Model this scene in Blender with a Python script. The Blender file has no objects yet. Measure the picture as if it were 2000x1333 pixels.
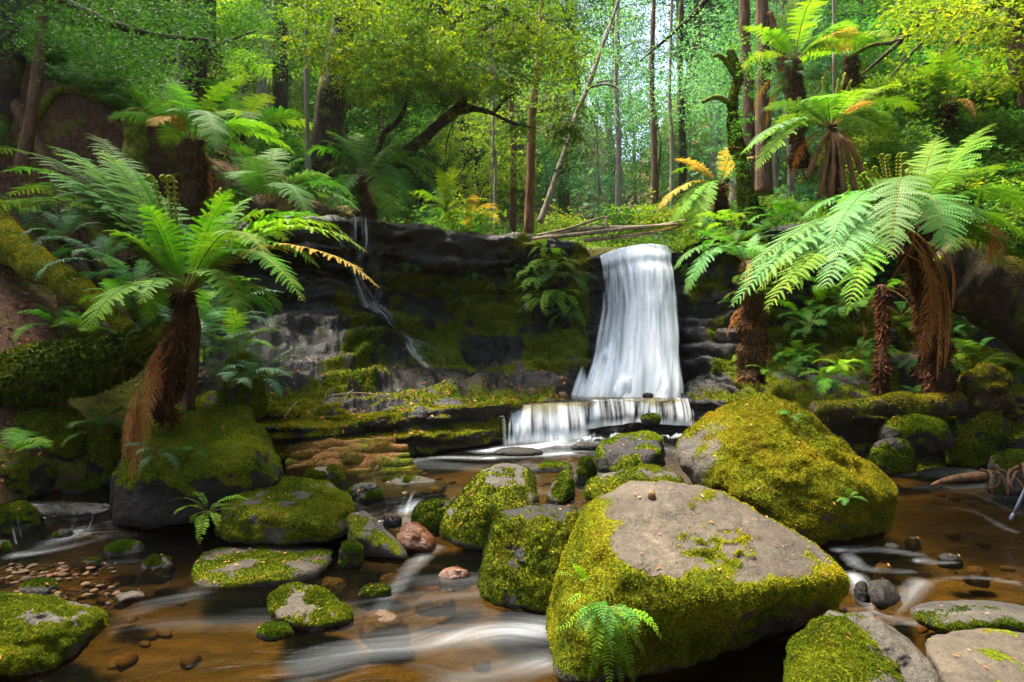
import bpy, bmesh, math, random
import numpy as np
from mathutils import Vector, Matrix

# ------------------------------------------------------------------ scene, camera, light
scene = bpy.context.scene
COL = scene.collection
F_PX, HOR, CAM_Z = 1250.0, 640.0, 2.0          # focal length in photo pixels, horizon row, eye height
cam_data = bpy.data.cameras.new("camera")
cam = bpy.data.objects.new("camera", cam_data)
COL.objects.link(cam)
cam.location = (0, 0, CAM_Z)
cam.rotation_euler = (math.radians(90), 0, 0)
cam_data.sensor_width = 36.0
cam_data.lens = 36.0 * F_PX / 2000.0
cam_data.shift_y = (HOR - 666.5) / 2000.0
cam_data.clip_start = 0.05
cam_data.clip_end = 600
scene.camera = cam

SUN_EL, SUN_AZ = math.radians(68), math.radians(-60)
world = bpy.data.worlds.new("World")
scene.world = world
world.use_nodes = True
wn = world.node_tree
bgn = wn.nodes["Background"]
sky = wn.nodes.new("ShaderNodeTexSky")
sky.sky_type = 'NISHITA'
sky.sun_disc = False
sky.sun_elevation = SUN_EL
sky.sun_rotation = SUN_AZ
sky.air_density = 1.0
sky.dust_density = 4.0
sky.ozone_density = 0.6
wn.links.new(sky.outputs[0], bgn.inputs[0])
bgn.inputs[1].default_value = 0.125

sun_data = bpy.data.lights.new("sun", 'SUN')
sun_data.energy = 4.6
sun_data.angle = math.radians(17)
sun_data.color = (1.0, 0.93, 0.78)
sun = bpy.data.objects.new("sun", sun_data)
COL.objects.link(sun)
sd = Vector((math.sin(SUN_AZ) * math.cos(SUN_EL), math.cos(SUN_AZ) * math.cos(SUN_EL), math.sin(SUN_EL)))
sun.rotation_euler = sd.to_track_quat('Z', 'Y').to_euler()
sun.location = (4, 10, 30)

scene.view_settings.view_transform = 'Standard'
scene.view_settings.look = 'None'
scene.view_settings.gamma = 1
scene.view_settings.use_curve_mapping = False
scene.view_settings.exposure = 2.25
scene.render.engine = 'CYCLES'
try:
    scene.cycles.max_bounces = 8
    scene.cycles.transparent_max_bounces = 16
    scene.cycles.diffuse_bounces = 3
    scene.cycles.caustics_reflective = False
    scene.cycles.caustics_refractive = False
except Exception:
    pass

# ------------------------------------------------------------------ helpers
RS = np.random.RandomState(7)

def P(px, py, Y):
    return np.array([(px - 1000.0) * Y / F_PX, Y, CAM_Z - (py - HOR) * Y / F_PX])

def ss(a, b, x):
    t = np.clip((x - a) / (b - a), 0, 1)
    return t * t * (3 - 2 * t)

def _hash(ix, iy, iz, seed):
    h = (ix.astype(np.int64) * 374761393 + iy.astype(np.int64) * 668265263 + iz.astype(np.int64) * 2147483647 + seed * 974634777) & 0xFFFFFFFF
    h = ((h ^ (h >> 13)) * 1274126177) & 0xFFFFFFFF
    h = ((h ^ (h >> 16)) * 2246822519) & 0xFFFFFFFF
    h = h ^ (h >> 15)
    return (h & 0xFFFFFF) / float(0xFFFFFF) * 2 - 1

def vnoise(p, seed=0):
    p = np.asarray(p, float)
    i = np.floor(p).astype(np.int64)
    f = p - i
    u = f * f * f * (f * (f * 6 - 15) + 10)
    r = 0
    for dx in (0, 1):
        wx = u[:, 0] if dx else 1 - u[:, 0]
        for dy in (0, 1):
            wy = u[:, 1] if dy else 1 - u[:, 1]
            for dz in (0, 1):
                wz = u[:, 2] if dz else 1 - u[:, 2]
                r = r + wx * wy * wz * _hash(i[:, 0] + dx, i[:, 1] + dy, i[:, 2] + dz, seed)
    return r

def fbm(p, octv=4, seed=0, gain=0.5):
    p = np.asarray(p, float)
    a, s, r = 1.0, 1.0, 0
    for k in range(octv):
        r = r + a * vnoise(p * s + 17.3 * k, seed + k)
        a *= gain
        s *= 2.03
    return r

def norm(v):
    v = np.asarray(v, float)
    return v / np.maximum(np.linalg.norm(v, axis=-1, keepdims=True), 1e-9)

def mk_mesh(name, V, faces, mats, smooth=True, attrs=None, uv=None, midx=None):
    """faces: list of int arrays (n,3)/(n,4)."""
    if not isinstance(faces, (list, tuple)):
        faces = [faces]
    faces = [np.asarray(f, np.int64) for f in faces if len(f)]
    me = bpy.data.meshes.new(name)
    V = np.asarray(V, np.float32)
    me.vertices.add(len(V))
    me.vertices.foreach_set("co", V.ravel())
    loops = np.concatenate([f.ravel() for f in faces]).astype(np.int32)
    sizes = np.concatenate([np.full(len(f), f.shape[1], np.int32) for f in faces])
    starts = np.concatenate([[0], np.cumsum(sizes)[:-1]]).astype(np.int32)
    me.loops.add(len(loops))
    me.loops.foreach_set("vertex_index", loops)
    me.polygons.add(len(sizes))
    me.polygons.foreach_set("loop_start", starts)
    try:
        me.polygons.foreach_set("loop_total", sizes)
    except Exception:
        pass
    if midx is not None:
        me.polygons.foreach_set("material_index", np.asarray(midx, np.int32))
    me.update(calc_edges=True)
    me.polygons.foreach_set("use_smooth", np.full(len(sizes), bool(smooth)))
    if attrs:
        for k, a in attrs.items():
            at = me.attributes.new(k, 'FLOAT', 'POINT')
            at.data.foreach_set("value", np.asarray(a, np.float32))
    if uv is not None:
        ul = me.uv_layers.new(name="UVMap")
        ul.data.foreach_set("uv", np.asarray(uv, np.float32)[loops].ravel())
    for m in (mats if isinstance(mats, (list, tuple)) else [mats]):
        me.materials.append(m)
    return me

def add(name, me, parent=None, loc=None, rot=None, scale=None):
    o = bpy.data.objects.new(name, me)
    COL.objects.link(o)
    if parent is not None:
        o.parent = parent
    if loc is not None:
        o.location = tuple(float(c) for c in loc)
    if rot is not None:
        o.rotation_euler = rot
    if scale is not None:
        o.scale = scale if hasattr(scale, '__len__') else (scale,) * 3
    return o

def tag(o, label=None, cat=None, group=None, kind=None):
    if label:
        o['label'] = label
    if cat:
        o['category'] = cat
    if group:
        o['group'] = group
    if kind:
        o['kind'] = kind
    return o

def thing(name, label, cat, loc=(0, 0, 0), group=None, rz=0.0):
    o = bpy.data.objects.new(name, None)
    o.empty_display_size = 0.1
    COL.objects.link(o)
    o.location = tuple(float(c) for c in loc)
    o.rotation_euler = (0, 0, rz)
    return tag(o, label, cat, group)

def copy_tree(o, parent=None):
    c = o.copy()
    COL.objects.link(c)
    c.parent = parent
    for ch in list(o.children):
        copy_tree(ch, c)
    return c

class Geo:
    """collects vertices / faces / tint"""
    def __init__(self):
        self.V, self.T, self.Q, self.a, self.n = [], [], [], [], 0
        self.mt, self.mq = [], []
    def add(self, V, tris=None, quads=None, tint=0.5, m=0):
        V = np.asarray(V, float).reshape(-1, 3)
        self.V.append(V)
        self.a.append(np.broadcast_to(np.asarray(tint, float), (len(V),)))
        if tris is not None and len(tris):
            self.T.append(np.asarray(tris, np.int64) + self.n)
            self.mt.append(np.full(len(tris), m))
        if quads is not None and len(quads):
            self.Q.append(np.asarray(quads, np.int64) + self.n)
            self.mq.append(np.full(len(quads), m))
        self.n += len(V)
    def mesh(self, name, mats, smooth=True, origin=None):
        V = np.concatenate(self.V)
        if origin is not None:
            V = V - np.asarray(origin)
        fs = []
        mi = []
        if self.T:
            fs.append(np.concatenate(self.T)); mi.append(np.concatenate(self.mt))
        if self.Q:
            fs.append(np.concatenate(self.Q)); mi.append(np.concatenate(self.mq))
        return mk_mesh(name, V, fs, mats, smooth, {'tint': np.concatenate(self.a)}, midx=np.concatenate(mi))

def catmull(pts, n):
    pts = np.asarray(pts, float)
    if len(pts) == 2:
        t = np.linspace(0, 1, n)[:, None]
        return pts[0] * (1 - t) + pts[1] * t
    p = np.vstack([2 * pts[0] - pts[1], pts, 2 * pts[-1] - pts[-2]])
    t = np.linspace(0, len(pts) - 1 - 1e-6, n)
    i = np.floor(t).astype(int)
    f = (t - i)[:, None]
    a, b, c, d = p[i], p[i + 1], p[i + 2], p[i + 3]
    return 0.5 * (2 * b + (c - a) * f + (2 * a - 5 * b + 4 * c - d) * f ** 2 + (3 * b - a - 3 * c + d) * f ** 3)

def tube(pts, radii, seg=10, n=None, rough=0.0, rscale=4.0, seed=0, cap=True):
    """returns V, quads, tris along a smooth path"""
    n = n or max(2, len(pts) * 4)
    c = catmull(pts, n)
    r = np.interp(np.linspace(0, 1, n), np.linspace(0, 1, len(radii)), radii)
    T = norm(np.gradient(c, axis=0))
    ref = np.array([0.0, 0, 1]) if abs(np.mean(T[:, 2])) < 0.8 else np.array([1.0, 0, 0])
    A = norm(np.cross(T, ref))
    B = norm(np.cross(T, A))
    th = np.linspace(0, 2 * np.pi, seg, endpoint=False)
    d = A[:, None, :] * np.cos(th)[None, :, None] + B[:, None, :] * np.sin(th)[None, :, None]
    rr = np.repeat(r[:, None], seg, 1)
    V = c[:, None, :] + d * rr[..., None]
    if rough:
        nz = fbm(V.reshape(-1, 3) * rscale, 3, seed).reshape(n, seg)
        V = V + d * (rr * rough * nz)[..., None]
    V = V.reshape(-1, 3)
    i, j = np.meshgrid(np.arange(n - 1), np.arange(seg), indexing='ij')
    q = np.stack([i * seg + j, i * seg + (j + 1) % seg, (i + 1) * seg + (j + 1) % seg, (i + 1) * seg + j], -1).reshape(-1, 4)
    tris = None
    if cap:
        V = np.vstack([V, c[0], c[-1]])
        k = np.arange(seg)
        t0 = np.stack([np.full(seg, n * seg), (k + 1) % seg, k], -1)
        t1 = np.stack([np.full(seg, n * seg + 1), (n - 1) * seg + k, (n - 1) * seg + (k + 1) % seg], -1)
        tris = np.vstack([t0, t1])
    return V, q, tris

def vnormals(V, tris):
    fn = np.cross(V[tris[:, 1]] - V[tris[:, 0]], V[tris[:, 2]] - V[tris[:, 0]])
    N = np.zeros_like(V)
    for k in range(3):
        np.add.at(N, tris[:, k], fn)
    return norm(N)

def q2t(q):
    return np.vstack([q[:, [0, 1, 2]], q[:, [0, 2, 3]]])

def tufts(V, tris, weight, n, size, rng, width=0.62, hang=0.0, jit=0.75):
    """little leafy blades growing out of a surface; returns V,tris,tint"""
    a, b, c = V[tris[:, 0]], V[tris[:, 1]], V[tris[:, 2]]
    fn = np.cross(b - a, c - a)
    ar = np.linalg.norm(fn, axis=1)
    w = ar * weight[tris].mean(1)
    if w.sum() <= 0:
        return None
    idx = rng.choice(len(tris), n, p=w / w.sum())
    u, v = rng.rand(n), rng.rand(n)
    f = u + v > 1
    u[f], v[f] = 1 - u[f], 1 - v[f]
    p = a[idx] + (b - a)[idx] * u[:, None] + (c - a)[idx] * v[:, None]
    N = norm(fn[idx])
    d = norm(N + rng.normal(0, jit, (n, 3)) + np.array([0, 0, -hang]))
    t = norm(np.cross(d, rng.normal(0, 1, (n, 3))))
    s = size * rng.uniform(0.5, 1.3, n)[:, None]
    p = p - N * size * 0.15
    W = np.stack([p - t * s * width * 0.5, p + t * s * width * 0.5, p + d * s], 1).reshape(-1, 3)
    cl = fbm(p * 5.0, 2, 5) * 0.28 + 0.47 + fbm(p * 1.4, 2, 6) * 0.28
    tint = np.repeat(np.clip(cl + rng.normal(0, 0.16, n), 0, 1), 3)
    return W, np.arange(3 * n).reshape(-1, 3), tint
# ------------------------------------------------------------------ materials
class NT:
    def __init__(self, name):
        self.m = bpy.data.materials.new(name)
        self.m.use_nodes = True
        self.t = self.m.node_tree
        self.t.nodes.clear()
        self.out = self.n("ShaderNodeOutputMaterial")
    def n(self, typ, **kw):
        nd = self.t.nodes.new(typ)
        for k, v in kw.items():
            setattr(nd, k, v)
        return nd
    def l(self, a, b):
        self.t.links.new(a, b)
    def attr(self, name):
        return self.n("ShaderNodeAttribute", attribute_name=name).outputs["Fac"]
    def coord(self, which="Object"):
        return self.n("ShaderNodeTexCoord").outputs[which]
    def mapping(self, src, scale):
        mp = self.n("ShaderNodeMapping")
        mp.inputs["Scale"].default_value = scale if hasattr(scale, '__len__') else (scale,) * 3
        self.l(src, mp.inputs["Vector"])
        return mp.outputs[0]
    def noise(self, src, scale, detail=4, rough=0.55, dist=0.0):
        nd = self.n("ShaderNodeTexNoise")
        nd.inputs["Scale"].default_value = scale
        nd.inputs["Detail"].default_value = detail
        nd.inputs["Roughness"].default_value = rough
        nd.inputs["Distortion"].default_value = dist
        if src is not None:
            self.l(src, nd.inputs["Vector"])
        return nd.outputs["Fac"]
    def voro(self, src, scale, out="Distance"):
        nd = self.n("ShaderNodeTexVoronoi")
        nd.inputs["Scale"].default_value = scale
        self.l(src, nd.inputs["Vector"])
        return nd.outputs[out]
    def ramp(self, fac, stops):
        r = self.n("ShaderNodeValToRGB")
        e = r.color_ramp.elements
        while len(e) < len(stops):
            e.new(0.5)
        for i, (p, c) in enumerate(stops):
            e[i].position = p
            e[i].color = (*c, 1) if len(c) == 3 else c
        self.l(fac, r.inputs[0])
        return r.outputs[0]
    def mix(self, fac, a, b, blend='MIX'):
        m = self.n("ShaderNodeMix", data_type='RGBA', blend_type=blend)
        for s, v in ((m.inputs[0], fac), (m.inputs[6], a), (m.inputs[7], b)):
            if hasattr(v, 'links'):
                self.l(v, s)
            elif hasattr(v, '__len__'):
                s.default_value = (*v, 1) if len(v) == 3 else v
            else:
                s.default_value = v
        return m.outputs[2]
    def math(self, op, a, b=None, c=None, clamp=False):
        m = self.n("ShaderNodeMath", operation=op, use_clamp=clamp)
        for i, v in enumerate((a, b, c)):
            if v is None:
                continue
            if hasattr(v, 'links'):
                self.l(v, m.inputs[i])
            else:
                m.inputs[i].default_value = v
        return m.outputs[0]
    def bump(self, h, strength=0.5, dist=0.02, nrm=None):
        b = self.n("ShaderNodeBump")
        b.inputs["Strength"].default_value = strength
        b.inputs["Distance"].default_value = dist
        self.l(h, b.inputs["Height"])
        if nrm is not None:
            self.l(nrm, b.inputs["Normal"])
        return b.outputs[0]
    def principled(self, color, rough=0.8, spec=0.3, nrm=None):
        p = self.n("ShaderNodeBsdfPrincipled")
        for s, v in ((p.inputs["Base Color"], color), (p.inputs["Roughness"], rough), (p.inputs["Specular IOR Level"], spec)):
            if hasattr(v, 'links'):
                self.l(v, s)
            elif hasattr(v, '__len__'):
                s.default_value = (*v, 1)
            else:
                s.default_value = v
        if nrm is not None:
            self.l(nrm, p.inputs["Normal"])
        return p
    def done(self, shader):
        self.l(shader, self.out.inputs["Surface"])
        return self.m

MOSS_A, MOSS_B, MOSS_C = (0.045, 0.066, 0.003), (0.145, 0.155, 0.004), (0.130, 0.075, 0.008)

def rock_mat(name, c1, c2, rough=0.75, spec=0.35, wet=0.0, mossdark=1.0, strata=1.0):
    k = NT(name)
    co = k.coord("Object")
    n1 = k.noise(k.mapping(co, (1, 1, strata)), 2.2, 6, 0.6)
    n2 = k.noise(co, 28, 5, 0.65)
    n3 = k.noise(co, 9, 4, 0.6, 0.4)
    base = k.ramp(n1, [(0.3, c1), (0.5, tuple(0.5 * (a + b) for a, b in zip(c1, c2))), (0.68, c2)])
    n4 = k.noise(k.mapping(co, (1, 1, 2.5)), 5.5, 6, 0.7, 0.8)
    base = k.mix(k.ramp(n4, [(0.38, (0.55,) * 3), (0.52, (0, 0, 0))]), base, tuple(a * 0.6 for a in c1))
    base = k.mix(k.math('MULTIPLY', k.ramp(n2, [(0.35, (0, 0, 0)), (0.7, (1, 1, 1))]), 0.45), base, tuple(a * 0.45 for a in c1))
    lich = k.ramp(n3, [(0.60, (0, 0, 0)), (0.72, (1, 1, 1))])
    base = k.mix(k.math('MULTIPLY', lich, 0.35), base, tuple(min(1, a * 1.55 + 0.003) for a in c2))
    pit = k.noise(co, 85, 2, 0.5)
    base = k.mix(k.math('MULTIPLY', k.ramp(pit, [(0.60, (0, 0, 0)), (0.68, (1, 1, 1))]), 0.7), base, tuple(a * 0.3 for a in c1))
    stain = k.ramp(k.noise(co, 1.6, 5, 0.7, 0.8), [(0.46, (0, 0, 0)), (0.60, (0.75,) * 3)])
    base = k.mix(stain, base, tuple(0.62 * (a + b) * 0.5 for a, b in zip(c1, c2)))
    wet_ = k.attr('wet')
    base = k.mix(k.math('MULTIPLY', wet_, 0.65), base, tuple(a * 0.3 for a in c1))
    mm = k.attr("moss")
    fine = k.noise(co, 60, 4, 0.7)
    mfac = k.ramp(k.math('ADD', mm, k.math('MULTIPLY', k.math('SUBTRACT', fine, 0.5), 0.9)), [(0.36, (0, 0, 0)), (0.56, (1, 1, 1))])
    mA, mB, mC = [tuple(a * mossdark for a in c) for c in (MOSS_A, MOSS_B, MOSS_C)]
    mcol = k.ramp(k.noise(co, 3.2, 5, 0.65), [(0.32, mA), (0.52, mB), (0.74, mC)])
    mcol = k.mix(k.ramp(k.noise(co, 45, 3, 0.6), [(0.4, (0, 0, 0)), (0.62, (0.8, 0.8, 0.8))]), mcol, tuple(a * 0.35 for a in mA))
    col = k.mix(mfac, base, mcol)
    hr = k.math('ADD', k.math('MULTIPLY', k.noise(co, 14, 6, 0.7), 0.7), k.math('MULTIPLY', n2, 0.5))
    hm = k.noise(co, 70, 3, 0.7)
    h = k.n("ShaderNodeMix", data_type='FLOAT')
    k.l(mfac, h.inputs[0]); k.l(hr, h.inputs[2]); k.l(hm, h.inputs[3])
    nb = k.bump(h.outputs[0], 0.8, 0.03)
    rg = k.n("ShaderNodeMix", data_type='FLOAT')
    k.l(mfac, rg.inputs[0])
    if wet > 0:
        w = k.ramp(k.noise(co, 3.0, 4, 0.6), [(0.35, (rough * (1 - wet),) * 3), (0.65, (rough,) * 3)])
        k.l(w, rg.inputs[2])
    else:
        rg.inputs[2].default_value = rough
    rg.inputs[3].default_value = 0.95
    sp = k.n("ShaderNodeMix", data_type='FLOAT')
    k.l(mfac, sp.inputs[0]); sp.inputs[2].default_value = spec; sp.inputs[3].default_value = 0.08
    p = k.principled(col, rg.outputs[0], sp.outputs[0], nb)
    return k.done(p.outputs[0])

def leaf_mat(name, ca, cb, cc=None, trans=0.35, rough=0.5, spec=0.3, vary=0.35):
    rough, spec = min(0.85, rough + 0.15), spec * 0.6
    k = NT(name)
    t = k.attr("tint")
    stops = [(0.15, ca), (0.6, cb)] + ([(0.9, cc)] if cc else [])
    col = k.ramp(t, stops)
    oi = k.n("ShaderNodeObjectInfo").outputs["Random"]
    hsv = k.n("ShaderNodeHueSaturation")
    k.l(col, hsv.inputs["Color"])
    k.l(k.math('MULTIPLY_ADD', oi, 0.04, 0.48), hsv.inputs["Hue"])
    k.l(k.math('MULTIPLY_ADD', oi, vary * 2, 1 - vary), hsv.inputs["Value"])
    p = k.principled(hsv.outputs[0], rough, spec)
    tr = k.n("ShaderNodeBsdfTranslucent")
    tcol = k.mix(1.0, hsv.outputs[0], (1.35, 1.25, 0.55), 'MULTIPLY')
    k.l(tcol, tr.inputs[0])
    mx = k.n("ShaderNodeMixShader")
    mx.inputs[0].default_value = trans
    k.l(p.outputs[0], mx.inputs[1]); k.l(tr.outputs[0], mx.inputs[2])
    return k.done(mx.outputs[0])

def bark_mat(name, c1, c2, moss=0.0, scale=1.0):
    k = NT(name)
    co = k.coord("Object")
    v = k.noise(k.mapping(co, (9 * scale, 9 * scale, 1.4 * scale)), 2.0, 5, 0.65, 0.3)
    fine = k.noise(co, 30, 4, 0.6)
    col = k.ramp(v, [(0.35, c1), (0.65, c2)])
    col = k.mix(k.math('MULTIPLY', fine, 0.5), col, tuple(a * 0.4 for a in c1))
    if moss > 0:
        mfac = k.ramp(k.noise(co, 2.5, 5, 0.65), [(0.62 - 0.3 * moss, (0, 0, 0)), (0.75 - 0.3 * moss, (1, 1, 1))])
        col = k.mix(mfac, col, k.ramp(k.noise(co, 12, 3), [(0.4, MOSS_A), (0.65, MOSS_B)]))
    nb = k.bump(k.math('ADD', v, k.math('MULTIPLY', fine, 0.4)), 0.9, 0.04)
    p = k.principled(col, 0.9, 0.2, nb)
    return k.done(p.outputs[0])

M = {}
M['rock_brown'] = rock_mat("rock_brown", (0.044, 0.034, 0.024), (0.108, 0.084, 0.058), 0.8, 0.3)
M['rock_grey'] = rock_mat("rock_grey", (0.032, 0.027, 0.021), (0.095, 0.079, 0.058), 0.75, 0.35)
M['rock_dark'] = rock_mat("rock_dark", (0.008, 0.007, 0.006), (0.026, 0.021, 0.017), 0.7, 0.22, wet=0.25)
M['rock_red'] = rock_mat("rock_red", (0.07, 0.018, 0.005), (0.14, 0.048, 0.012), 0.32, 0.5, wet=0.6)
M['rock_amber'] = rock_mat("rock_amber", (0.09, 0.045, 0.011), (0.22, 0.12, 0.03), 0.5, 0.4)
M['cliff_rock'] = rock_mat("cliff_rock", (0.007, 0.0055, 0.0045), (0.025, 0.018, 0.013), 0.55, 0.28, wet=0.5, mossdark=0.95, strata=5.0)
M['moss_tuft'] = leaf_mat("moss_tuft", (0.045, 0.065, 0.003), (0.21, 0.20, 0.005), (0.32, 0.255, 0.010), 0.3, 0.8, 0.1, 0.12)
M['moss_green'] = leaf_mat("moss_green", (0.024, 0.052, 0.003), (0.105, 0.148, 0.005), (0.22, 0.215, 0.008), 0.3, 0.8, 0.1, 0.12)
M['moss_deep'] = leaf_mat("moss_deep", (0.010, 0.026, 0.003), (0.038, 0.064, 0.004), (0.12, 0.13, 0.008), 0.3, 0.8, 0.1, 0.12)
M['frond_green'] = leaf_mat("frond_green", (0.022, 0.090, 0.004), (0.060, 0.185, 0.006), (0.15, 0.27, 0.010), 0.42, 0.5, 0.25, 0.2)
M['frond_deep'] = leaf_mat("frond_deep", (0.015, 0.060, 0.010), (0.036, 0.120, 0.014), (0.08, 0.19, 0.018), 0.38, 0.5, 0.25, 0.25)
M['frond_pale'] = leaf_mat("frond_pale", (0.035, 0.115, 0.018), (0.068, 0.185, 0.028), (0.14, 0.275, 0.050), 0.35, 0.45, 0.4, 0.15)
M['frond_bright'] = leaf_mat("frond_bright", (0.07, 0.19, 0.01), (0.13, 0.28, 0.012), (0.25, 0.36, 0.02), 0.45, 0.5, 0.25, 0.2)
M['frond_teal'] = leaf_mat("frond_teal", (0.018, 0.085, 0.045), (0.05, 0.16, 0.085), (0.12, 0.26, 0.13), 0.35, 0.45, 0.4, 0.2)
M['frond_dead'] = leaf_mat("frond_dead", (0.14, 0.05, 0.012), (0.30, 0.13, 0.035), (0.45, 0.24, 0.08), 0.3, 0.7, 0.15, 0.2)
M['frond_gold'] = leaf_mat("frond_gold", (0.22, 0.17, 0.02), (0.42, 0.27, 0.05), (0.50, 0.33, 0.10), 0.4, 0.6, 0.2, 0.15)
M['fiddle'] = leaf_mat("fiddlehead_green", (0.10, 0.15, 0.012), (0.20, 0.25, 0.02), (0.28, 0.24, 0.04), 0.2, 0.6, 0.2, 0.15)
M['stalk'] = leaf_mat("frond_stalk", (0.10, 0.06, 0.012), (0.15, 0.12, 0.02), None, 0.1, 0.6, 0.2, 0.1)
M['leaf_myrtle'] = leaf_mat("leaf_myrtle", (0.018, 0.060, 0.005), (0.070, 0.145, 0.006), (0.22, 0.27, 0.008), 0.45, 0.5, 0.25, 0.2)
M['leaf_dark'] = leaf_mat("leaf_dark", (0.010, 0.045, 0.008), (0.026, 0.095, 0.012), (0.06, 0.16, 0.02), 0.45, 0.5, 0.25, 0.3)
M['leaf_mid'] = leaf_mat("leaf_mid", (0.022, 0.09, 0.015), (0.06, 0.18, 0.022), (0.14, 0.27, 0.03), 0.45, 0.5, 0.3, 0.3)
M['leaf_blue'] = leaf_mat("leaf_blue", (0.022, 0.10, 0.055), (0.06, 0.20, 0.10), (0.16, 0.32, 0.17), 0.45, 0.45, 0.35, 0.3)
M['leaf_lime'] = leaf_mat("leaf_lime", (0.045, 0.13, 0.010), (0.11, 0.22, 0.014), (0.25, 0.31, 0.02), 0.5, 0.5, 0.3, 0.25)
M['litter'] = leaf_mat("litter_leaf", (0.09, 0.032, 0.012), (0.22, 0.085, 0.03), (0.42, 0.21, 0.06), 0.1, 0.7, 0.2, 0.1)
M['bark_dark'] = bark_mat("bark_dark", (0.016, 0.011, 0.008), (0.06, 0.040, 0.026), 0.35)
M['bark_brown'] = bark_mat("bark_brown", (0.055, 0.030, 0.018), (0.17, 0.10, 0.062), 0.1)
M['bark_red'] = bark_mat("bark_red", (0.10, 0.045, 0.022), (0.26, 0.14, 0.075), 0.05)
M['bark_grey'] = bark_mat("bark_grey", (0.12, 0.10, 0.08), (0.34, 0.30, 0.25), 0.1)
M['bark_moss'] = bark_mat("bark_moss", (0.022, 0.017, 0.010), (0.06, 0.045, 0.02), 1.1)
M['fibre'] = bark_mat("tree_fern_fibre", (0.020, 0.011, 0.006), (0.10, 0.052, 0.024), 0.05, 2.0)
M['fibre_blade'] = leaf_mat("fibre_blade", (0.035, 0.015, 0.006), (0.12, 0.055, 0.02), (0.22, 0.11, 0.035), 0.05, 0.85, 0.1, 0.1)
M['wood'] = bark_mat("split_wood", (0.15, 0.06, 0.018), (0.34, 0.17, 0.055), 0.55)
M['wood_pale'] = bark_mat("bleached_wood", (0.20, 0.14, 0.09), (0.42, 0.33, 0.24), 0.15)

def ground_mat():
    k = NT("forest_floor")
    co = k.coord("Object")
    n1 = k.noise(co, 0.9, 6, 0.65)
    n2 = k.noise(co, 14, 6, 0.7)
    wet = k.attr("bed")
    soil = k.ramp(n2, [(0.3, (0.022, 0.012, 0.007)), (0.5, (0.065, 0.030, 0.016)), (0.72, (0.16, 0.075, 0.036))])
    moss = k.ramp(k.noise(co, 22, 4), [(0.35, MOSS_A), (0.65, MOSS_B)])
    col = k.mix(k.ramp(n1, [(0.50, (0, 0, 0)), (0.60, (1, 1, 1))]), soil, moss)
    bedc = k.ramp(k.noise(k.mapping(co, (0.7, 2.4, 1)), 2.6, 6, 0.65, 0.8), [(0.3, (0.022, 0.015, 0.006)), (0.5, (0.062, 0.040, 0.014)), (0.72, (0.15, 0.096, 0.031))])
    bedc = k.mix(k.math('MULTIPLY', n2, 0.6), bedc, (0.07, 0.042, 0.014))
    col = k.mix(wet, col, bedc)
    nb = k.bump(k.math('ADD', n2, k.noise(co, 40, 3)), 0.8, 0.04)
    return k.done(k.principled(col, 0.9, 0.2, nb).outputs[0])
M['ground'] = ground_mat()

def water_mat(name, tint, foam_gain=1.0, streak=(0.6, 13.0)):
    k = NT(name)
    uv = k.coord("UV")
    foam = k.attr("foam")
    s1 = k.noise(k.mapping(uv, (streak[0], streak[1], 1)), 1.0, 5, 0.6, 0.3)
    s2 = k.noise(k.mapping(uv, (streak[0] * 0.4, streak[1] * 0.35, 1)), 1.0, 3, 0.5, 0.2)
    dev = k.math('ADD', k.math('MULTIPLY', k.math('SUBTRACT', s1, 0.5), 1.5), k.math('MULTIPLY', k.math('SUBTRACT', s2, 0.5), 1.3))
    fm = k.math('MULTIPLY', foam, k.math('ADD', 0.95, dev))
    fac = k.ramp(k.math('MULTIPLY', fm, foam_gain), [(0.12, (0, 0, 0)), (0.45, (0.05,) * 3), (0.75, (0.17,) * 3), (1.05, (0.62,) * 3)])
    rip = k.noise(k.mapping(uv, (1.1, 6.5, 1)), 1.8, 4, 0.55, 0.6)
    nb = k.bump(rip, 0.28, 0.06)
    tr = k.n("ShaderNodeBsdfTransparent"); tr.inputs[0].default_value = (*tint, 1)
    gl = k.n("ShaderNodeBsdfGlossy"); gl.inputs["Roughness"].default_value = 0.14
    k.l(nb, gl.inputs["Normal"])
    fr = k.n("ShaderNodeFresnel"); fr.inputs["IOR"].default_value = 1.33
    k.l(nb, fr.inputs["Normal"])
    m1 = k.n("ShaderNodeMixShader")
    k.l(fr.outputs[0], m1.inputs[0]); k.l(tr.outputs[0], m1.inputs[1]); k.l(gl.outputs[0], m1.inputs[2])
    fo = k.n("ShaderNodeBsdfDiffuse"); fo.inputs[0].default_value = (0.72, 0.77, 0.82, 1)
    m2 = k.n("ShaderNodeMixShader")
    k.l(fac, m2.inputs[0]); k.l(m1.outputs[0], m2.inputs[1]); k.l(fo.outputs[0], m2.inputs[2])
    return k.done(m2.outputs[0])
M['water'] = water_mat("stream_water", (0.62, 0.52, 0.26))

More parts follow.
